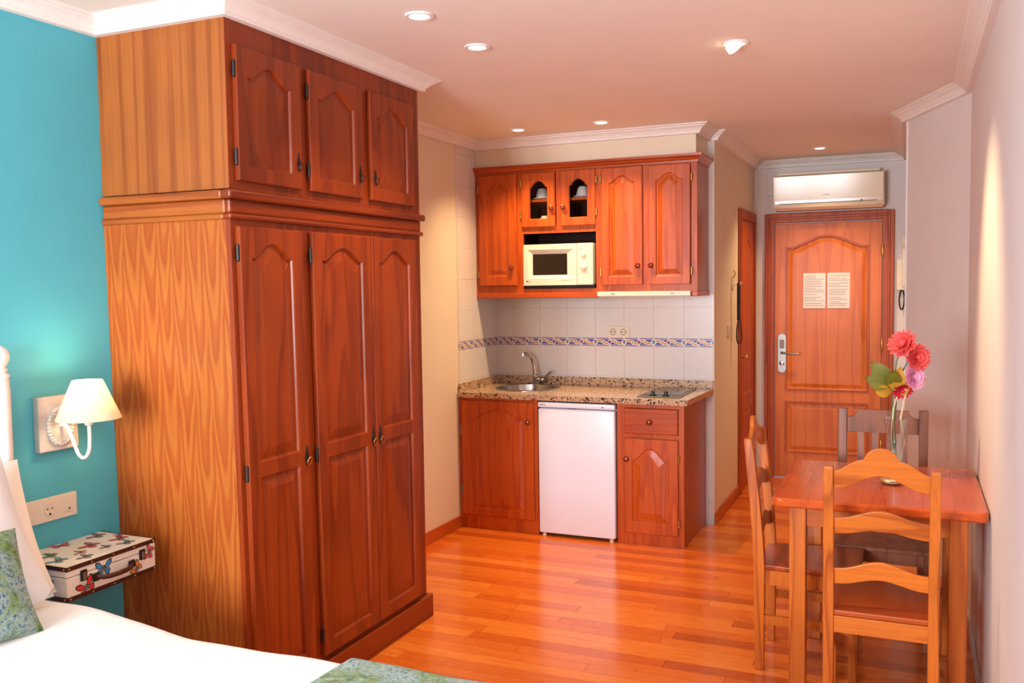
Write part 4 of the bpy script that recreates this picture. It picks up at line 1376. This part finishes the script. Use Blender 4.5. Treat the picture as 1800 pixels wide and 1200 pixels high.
for (b_, e_, w_3, m_) in (((-.072, vy, 1.16), (-.150, vy - .02, 1.255), .036, 'leaf_g'), ((-.072, vy, 1.15), (-.172, vy - .03, 1.190), .034, 'leaf_g'), ((-.070, vy, 1.125), (-.140, vy - .03, 1.140), .026, 'leaf_y'),
                          ((-.064, vy, 1.13), (-.035, vy - .03, 1.235), .036, 'leaf_y'), ((-.060, vy, 1.15), (-.062, vy - .05, 1.225), .030, 'leaf_g'), ((-.060, vy, 1.12), (.004, vy - .025, 1.180), .030, 'leaf_y')):
    leaf(coral, b_, e_, w_3, m_)
ds2 = thing('dried_stem', 'pale bent straw stem standing in the glass vase', 'stem', (-.05, vy, zb_))
make('stalk', MB().tube([(-.040, vy + .012, zb_), (-.020, vy + .012, .92), (-.034, vy + .006, 1.02), (-.022, vy - .012, 1.10), (-.012, vy - .018, 1.135), (-.024, vy - .02, 1.155)], .004, 6), 'straw', ds2, smooth=True)

# ------------------------------------------------------------------ bed
BZ = .600
BY0, BY1, BX0, BX1 = .62, 1.985, -2.600, -.66
bed = thing('bed', 'white-painted wooden bed with turned headboard posts against the teal wall', 'bed', ((BX0 + BX1) / 2, (BY0 + BY1) / 2, 0))
make('bed_base', box(BX0, BX1 - .03, BY0 + .03, BY1 - .03, .12, .30), 'white_paint_wood', bed, bevel=.01)
make('mattress', box(BX0, BX1 - .02, BY0 + .02, BY1 - .02, .30, .545), 'sheet', bed, bevel=.05, seg=3, smooth=True)
for x in (BX0 + .06, BX1 - .12):
    for y_ in (BY0 + .08, BY1 - .08):
        make('leg', MB().lathe([(.02, 0), (.028, .12)], (x, y_, 0), 12), 'white_paint_wood', bed, smooth=True)
def post(y_):
    p = [(.030, 0), (.030, .9), (.033, 1.0), (.033, 1.28), (.030, 1.318), (.034, 1.322), (.034, 1.330), (.024, 1.336), (.030, 1.346), (.022, 1.352), (.026, 1.360), (.034, 1.376), (.035, 1.392), (.030, 1.408), (.018, 1.420), (.004, 1.424)]
    make('headboard_post', MB().lathe(p, (-2.655, y_, 0), 20), 'white_paint_wood', bed, smooth=True)
post(1.996); post(.605)
make('headboard_rail', box(-2.668, -2.640, .63, 1.97, 1.20, 1.27), 'white_paint_wood', bed, bevel=.006)
make('headboard_rail', box(-2.668, -2.640, .63, 1.97, .50, .58), 'white_paint_wood', bed, bevel=.006)
make('headboard_panel', box(-2.660, -2.648, .63, 1.97, .58, 1.20), 'blue', bed)

def drape(x0, x1, off, zdrop, mat, name, nx=60, amp=.004):
    """cloth lying over the bed: closed cross-section swept along x"""
    yc0, yc1 = BY0 - off, BY1 + off
    zt_ = BZ + off
    rr = .07
    cs = []
    def arc(cx, cz, a0, a1, n=8):
        return [(cx + rr * math.cos(math.radians(a0 + (a1 - a0) * k / n)), cz + rr * math.sin(math.radians(a0 + (a1 - a0) * k / n))) for k in range(n + 1)]
    top_ = [(yc1, zdrop)] + [(yc1, zdrop + (zt_ - rr - zdrop) * k / 5) for k in range(1, 5)] + arc(yc1 - rr, zt_ - rr, 0, 90)
    m_ = 26
    a_, b_ = yc1 - rr, yc0 + rr
    top_ += [(a_ + (b_ - a_) * k / m_, zt_ + .018 * math.sin(math.pi * k / m_)) for k in range(1, m_)]
    top_ += arc(yc0 + rr, zt_ - rr, 90, 180) + [(yc0, zt_ - rr + (zdrop - zt_ + rr) * k / 5) for k in range(1, 6)]
    th_ = .012
    c0 = ((yc0 + yc1) / 2, zdrop)
    inn = []
    for (y_, z_) in top_[::-1]:
        dy = -th_ if y_ > yc1 - rr * .3 else (th_ if y_ < yc0 + rr * .3 else 0)
        inn.append((y_ + dy, z_ - (th_ if z_ > zt_ - rr * .8 else 0)))
    rs_ = []
    for i in range(nx + 1):
        x = x0 + (x1 - x0) * i / nx
        row = []
        for (y_, z_) in top_ + inn:
            w_ = amp * (math.sin(x * 9 + y_ * 4) * .5 + math.sin(x * 23 - y_ * 11) * .25 + math.sin(y_ * 17 + x * 5) * .3)
            q_ = min(1, max(0, (-1.85 - x) / .45)); q_ = q_ * q_ * (3 - 2 * q_)
            row.append((x, y_ + w_ * .8, z_ + ((w_ + .038 * q_) if z_ > .4 else 0)))
        rs_.append(row)
    return make(name, MB().rings(rs_), mat, None, smooth=True)
dv = drape(-2.50, BX1 + .01, .012, .16, 'sheet', 'duvet')
tag(dv, 'smooth white cotton duvet spread over the bed', 'duvet')
rn = drape(-1.325, -.82, .028, .22, 'floral', 'bed_runner', 24, .003)
tag(rn, 'green and blue meadow-print runner across the foot of the bed', 'bed runner')

def pillow(name, label, cat, w, h, th_, mat, loc, tilt, yaw, sag=.05, rollz=0):
    n_ = 22
    top_, bot_ = [], []
    for i in range(n_ + 1):
        for j in range(n_ + 1):
            u = -1 + 2 * i / n_; v = -1 + 2 * j / n_
            prof_ = max(0, (1 - abs(u) ** 2.6)) ** .55 * max(0, (1 - abs(v) ** 2.6)) ** .55
            pull = 1 - sag * ((1 - u * u) * abs(v) ** 3 + (1 - v * v) * abs(u) ** 3) * 1.0
            wr = .05 * math.sin(u * 6 + v * 4) * (1 - prof_) * .2
            x = u * w / 2 * (1 - sag * (1 - v * v) * abs(u) ** 2); y_ = v * h / 2 * (1 - sag * (1 - u * u) * abs(v) ** 2)
            top_.append((x, y_, th_ / 2 * prof_ + wr * th_)); bot_.append((x, y_, -th_ / 2 * prof_ + wr * th_))
    N = n_ + 1
    f_ = []
    for i in range(n_):
        for j in range(n_):
            a = i * N + j
            f_.append((a, a + 1, a + N + 1, a + N)); f_.append((N * N + a, N * N + a + N, N * N + a + N + 1, N * N + a + 1))
    mb = MB().add(top_ + bot_, f_)
    # local x -> world Y (along headboard), local y -> up the slope, normal toward +X
    Rm = Matrix.Rotation(math.radians(yaw), 3, 'Z') @ Matrix.Rotation(math.radians(-tilt), 3, 'Y')
    bas = Matrix(((0, 0, 1), (1, 0, 0), (0, 1, 0)))
    Rr = Matrix.Rotation(math.radians(rollz), 3, 'Z')
    mb.map(lambda p: Rm @ (bas @ (Rr @ p)) + Vector(loc))
    o = make(name, mb, mat, None, smooth=True)
    return tag(o, label, cat)
pillow('pillow', 'white bed pillow standing upright against the headboard, behind the other', 'pillow', .70, .44, .11, 'pillow_white', (-2.535, 1.665, .852), 20, 0)
pillow('pillow', 'white bed pillow leaning in front of the first one, its corner fold raised', 'pillow', .68, .46, .11, 'sheet', (-2.424, 1.560, .876), 22, 0, .05, 3)
pillow('cushion', 'green and blue meadow-print cushion propped on the white pillows', 'cushion', .46, .30, .11, 'floral', (-2.264, 1.534, .803), 24, 0, .06, -4)

# ------------------------------------------------------------------ bedside: sconce, sockets, suitcase
sc_ = thing('wall_lamp', 'cream wall lamp with a carved square backplate and lit cone shade beside the bed', 'lamp', (XT, 2.235, 1.04))
make('backplate', box(XT + .001, XT + .026, 2.162, 2.322, 1.045, 1.235), 'cream_wood', sc_, bevel=.004)
oc = (2.246, 1.128)
orn = MB()
for k in range(30):
    a = 2 * math.pi * k / 30
    orn.sphere((XT + .029, oc[0] + .048 * math.cos(a), oc[1] + .062 * math.sin(a)), .0085, 8)
    a += .1
    orn.sphere((XT + .030, oc[0] + .038 * math.cos(a), oc[1] + .052 * math.sin(a)), .0055, 6)
make('carved_wreath', orn, 'cream_wood', sc_, smooth=True)
lx, ly = -2.560, 2.253
arm = []
A0 = Vector((XT + .026, 2.25, 1.130))
ctrl = [A0, Vector((XT + .05, 2.252, 1.128)), Vector((XT + .075, 2.253, 1.085)), Vector((XT + .10, 2.253, 1.035)), Vector((lx - .030, 2.253, 1.022)), Vector((lx - .006, ly, 1.045)), Vector((lx, ly, 1.09)), Vector((lx, ly, 1.145))]
for i in range(len(ctrl) - 1):
    p0, p1, p2, p3 = ctrl[max(i - 1, 0)], ctrl[i], ctrl[i + 1], ctrl[min(i + 2, len(ctrl) - 1)]
    for k in range(6):
        t = k / 6
        arm.append(.5 * ((2 * p1) + (-p0 + p2) * t + (2 * p0 - 5 * p1 + 4 * p2 - p3) * t * t + (-p0 + 3 * p1 - 3 * p2 + p3) * t ** 3))
arm.append(ctrl[-1])
make('arm', MB().tube(arm, .0062, 10), 'white_paint_wood', sc_, smooth=True)
make('lamp_holder', MB().lathe([(.010, 0), (.014, .004), (.014, .010), (.018, .014), (.018, .026), (.015, .030), (.015, .055)], (lx, ly, 1.135), 16), 'cream_wood', sc_, smooth=True)
sh_ = MB().lathe([(.105, 1.158), (.049, 1.290), (.047, 1.290), (.103, 1.158), (.105, 1.158)], (lx, ly, 0), 36, cap=False)
make('shade', sh_, 'shade', sc_, smooth=True)
make('bulb', MB().lathe([(.008, 1.19), (.018, 1.205), (.024, 1.225), (.018, 1.248), (.004, 1.257)], (lx, ly, 0), 16), 'lampbulb', sc_, smooth=True)
ll = bpy.data.lights.new('lamp_glow', 'POINT')
ll.energy = 2.6; ll.color = (1.0, .76, .45); ll.shadow_soft_size = .03
lo = bpy.data.objects.new('lamp_glow', ll)
C.objects.link(lo); lo.parent = sc_
lo.location = Vector((lx, ly, 1.262)) - Vector(sc_.location)

ws = thing('socket_panel', 'ivory triple plate with switches, power socket and telephone outlet beside the bed', 'socket', (XT, 2.2, .80))
make('plate', box(XT + .001, XT + .010, 2.085, 2.316, .803, .886), 'offwhite', ws, bevel=.002)
for y_ in (2.092, 2.117):
    make('rocker', box(XT + .010, XT + .013, y_, y_ + .0235, .820, .868), 'offwhite', ws, bevel=.001)
make('socket_rim', MB().lathe([(.022, .010), (.022, .013), (.019, .013), (.018, .011)], (XT, 2.203, .845), 22, 'X', cap=False), 'offwhite', ws, smooth=True)
w2 = make('socket_well', MB().lathe([(.0185, .0105), (.0185, .0115)], (XT, 2.203, .845), 22, 'X'), 'plastic', ws)
for dy in (-.009, .009):
    make('pin_hole', MB().lathe([(.003, .0112), (.003, .0122)], (XT, 2.203 + dy, .847), 10, 'X'), 'ink_dark', w2)
make('earth_clip', box(XT + .0112, XT + .0135, 2.199, 2.207, .825, .832), 'ink_dark', w2)
make('cover', box(XT + .010, XT + .0125, 2.262, 2.302, .822, .866), 'offwhite', ws, bevel=.001)
make('phone_port', MB().lathe([(.004, .0122), (.004, .0132)], (XT, 2.282, .832), 10, 'X'), 'ink_dark', ws)

SX0, SX1, SY0, SY1, SZ0, SZ1 = XT + .003, -2.448, 2.045, 2.415, .604, .714
su = thing('suitcase', 'small white butterfly-print suitcase with dark leather edging, used as bedside shelf', 'suitcase', ((SX0 + SX1) / 2, (SY0 + SY1) / 2, SZ0))
M['case_white'] = plain('cream_printed_card', (232, 222, 208), .5, .04, 14)
make('box', box(SX0, SX1, SY0, SY1, SZ0, .678), 'case_white', su, bevel=.003)
make('lid', box(SX0, SX1, SY0, SY1, .680, SZ1), 'case_white', su, bevel=.003)
e = .0022
def edging(z0, z1, name):
    mb = MB()
    mb.box(SX1 - .001, SX1 + e, SY0 - e, SY1 + e, z0, z1); mb.box(SX0, SX1, SY0 - e, SY0 + .001, z0, z1); mb.box(SX0, SX1, SY1 - .001, SY1 + e, z0, z1)
    t_ = make(name, mb, 'leather', su)
    for k in range(5):
        y_ = SY0 + .008 + (SY1 - SY0 - .016) * k / 4
        make('stud', MB().sphere((SX1 + e, y_, (z0 + z1) / 2), .0035, 8), 'brass', t_, smooth=True)
    for k in range(3):
        x = SX0 + .03 + (SX1 - SX0 - .04) * k / 2
        make('stud', MB().sphere((x, SY0 - e, (z0 + z1) / 2), .0035, 8), 'brass', t_, smooth=True)
edging(SZ1 - .013, SZ1 + .001, 'top_edging'); edging(SZ0 - .001, SZ0 + .013, 'bottom_edging')
for y_ in (SY0 + .062, SY1 - .062):
    cl_ = make('clasp', box(SX1, SX1 + .006, y_ - .013, y_ + .013, .655, .692), 'black', su, bevel=.003)
    make('clasp_tongue', box(SX1 + .006, SX1 + .009, y_ - .006, y_ + .006, .660, .684), 'steel', cl_, bevel=.001)
hc_ = (SY0 + SY1) / 2
make('handle', MB().tube([(SX1 + .004, hc_ - .072, .655), (SX1 + .018, hc_ - .060, .651), (SX1 + .024, hc_ - .035, .648), (SX1 + .025, hc_, .647), (SX1 + .024, hc_ + .035, .648), (SX1 + .018, hc_ + .060, .651), (SX1 + .004, hc_ + .072, .655)], .008, 10), 'leather', su, smooth=True)
for s in (-1, 1):
    make('handle_mount', box(SX1, SX1 + .008, hc_ + s * .075 - .014, hc_ + s * .075 + .014, .640, .668), 'black', su, bevel=.004)
M['wing_red'] = plain('red_wing_print', (206, 38, 34), .5); M['wing_blue'] = plain('blue_wing_print', (52, 138, 190), .5)
M['wing_pink'] = plain('pink_wing_print', (216, 74, 84), .5); M['wing_green'] = plain('green_wing_print', (96, 122, 64), .5)
M['wing_grey'] = plain('grey_wing_print', (140, 124, 136), .5); M['wing_orange'] = plain('orange_wing_print', (220, 140, 60), .5); M['wing_teal'] = plain('teal_wing_print', (92, 160, 170), .5)
UPW = [(.02, .02), (.06, .16), (.26, .44), (.50, .52), (.62, .46), (.60, .28), (.46, .10), (.24, -.02)]
LOW = [(.02, .0), (.24, -.03), (.44, .02), (.48, -.16), (.40, -.34), (.24, -.42), (.10, -.26)]
def butterfly(c, ax, ay, nrm, size, mat, ang):
    ax, ay, nrm = Vector(ax), Vector(ay), Vector(nrm)
    ca, sa = math.cos(math.radians(ang)), math.sin(math.radians(ang))
    def P(u, v, h):
        return Vector(c) + ax * (size * (u * ca - v * sa)) + ay * (size * (u * sa + v * ca)) + nrm * h
    dark, colr = MB(), MB()
    for s in (-1, 1):
        for W_ in (UPW, LOW):
            dark.add([P(s * u, v, .0003) for u, v in W_], [tuple(range(len(W_)))])
            cx = sum(p[0] for p in W_) / len(W_); cz = sum(p[1] for p in W_) / len(W_)
            colr.add([P(s * (cx + (u - cx) * .70), cz + (v - cz) * .70, .0006) for u, v in W_], [tuple(range(len(W_)))])
    dark.add([P(u, v, .0008) for u, v in ((-.025, -.28), (.025, -.28), (.03, .2), (0, .3), (-.03, .2))], [(0, 1, 2, 3, 4)])
    b_ = make('butterfly_print', dark, 'ink_dark', su)
    make('wing_print', colr, mat, b_)
topb = [(.16, .87, .060, 'wing_grey', 30), (.42, .96, .036, 'wing_grey', 60), (.56, .88, .058, 'wing_red', 20), (.80, .80, .052, 'wing_teal', 15), (.10, .48, .060, 'wing_pink', -20), (.46, .60, .066, 'wing_pink', 30), (.70, .62, .040, 'wing_grey', 40),
        (.36, .22, .052, 'wing_green', 40), (.60, .40, .044, 'wing_orange', 50), (.64, .14, .058, 'wing_teal', 20), (.82, .32, .050, 'wing_grey', 35), (.28, .06, .05, 'wing_pink', 10)]
for (fx_, fy_, s, m_, a) in topb:
    butterfly((SX0 + (SX1 - SX0) * fx_, SY0 + (SY1 - SY0) * fy_, SZ1), (0, 1, 0), (-1, 0, 0), (0, 0, 1), s, m_, a)
for (fy_, z_, s, m_, a) in ((.20, .630, .060, 'wing_red', 25), (.39, .670, .056, 'wing_blue', 0), (.77, .630, .044, 'wing_orange', 50), (.93, .672, .044, 'wing_pink', 70)):
    butterfly((SX1, SY0 + (SY1 - SY0) * fy_, z_), (0, 1, 0), (0, 0, 1), (1, 0, 0), s, m_, a)
butterfly((SX0 + (SX1 - SX0) * .62, SY0, .645), (1, 0, 0), (0, 0, 1), (0, -1, 0), .060, 'wing_red', -12)
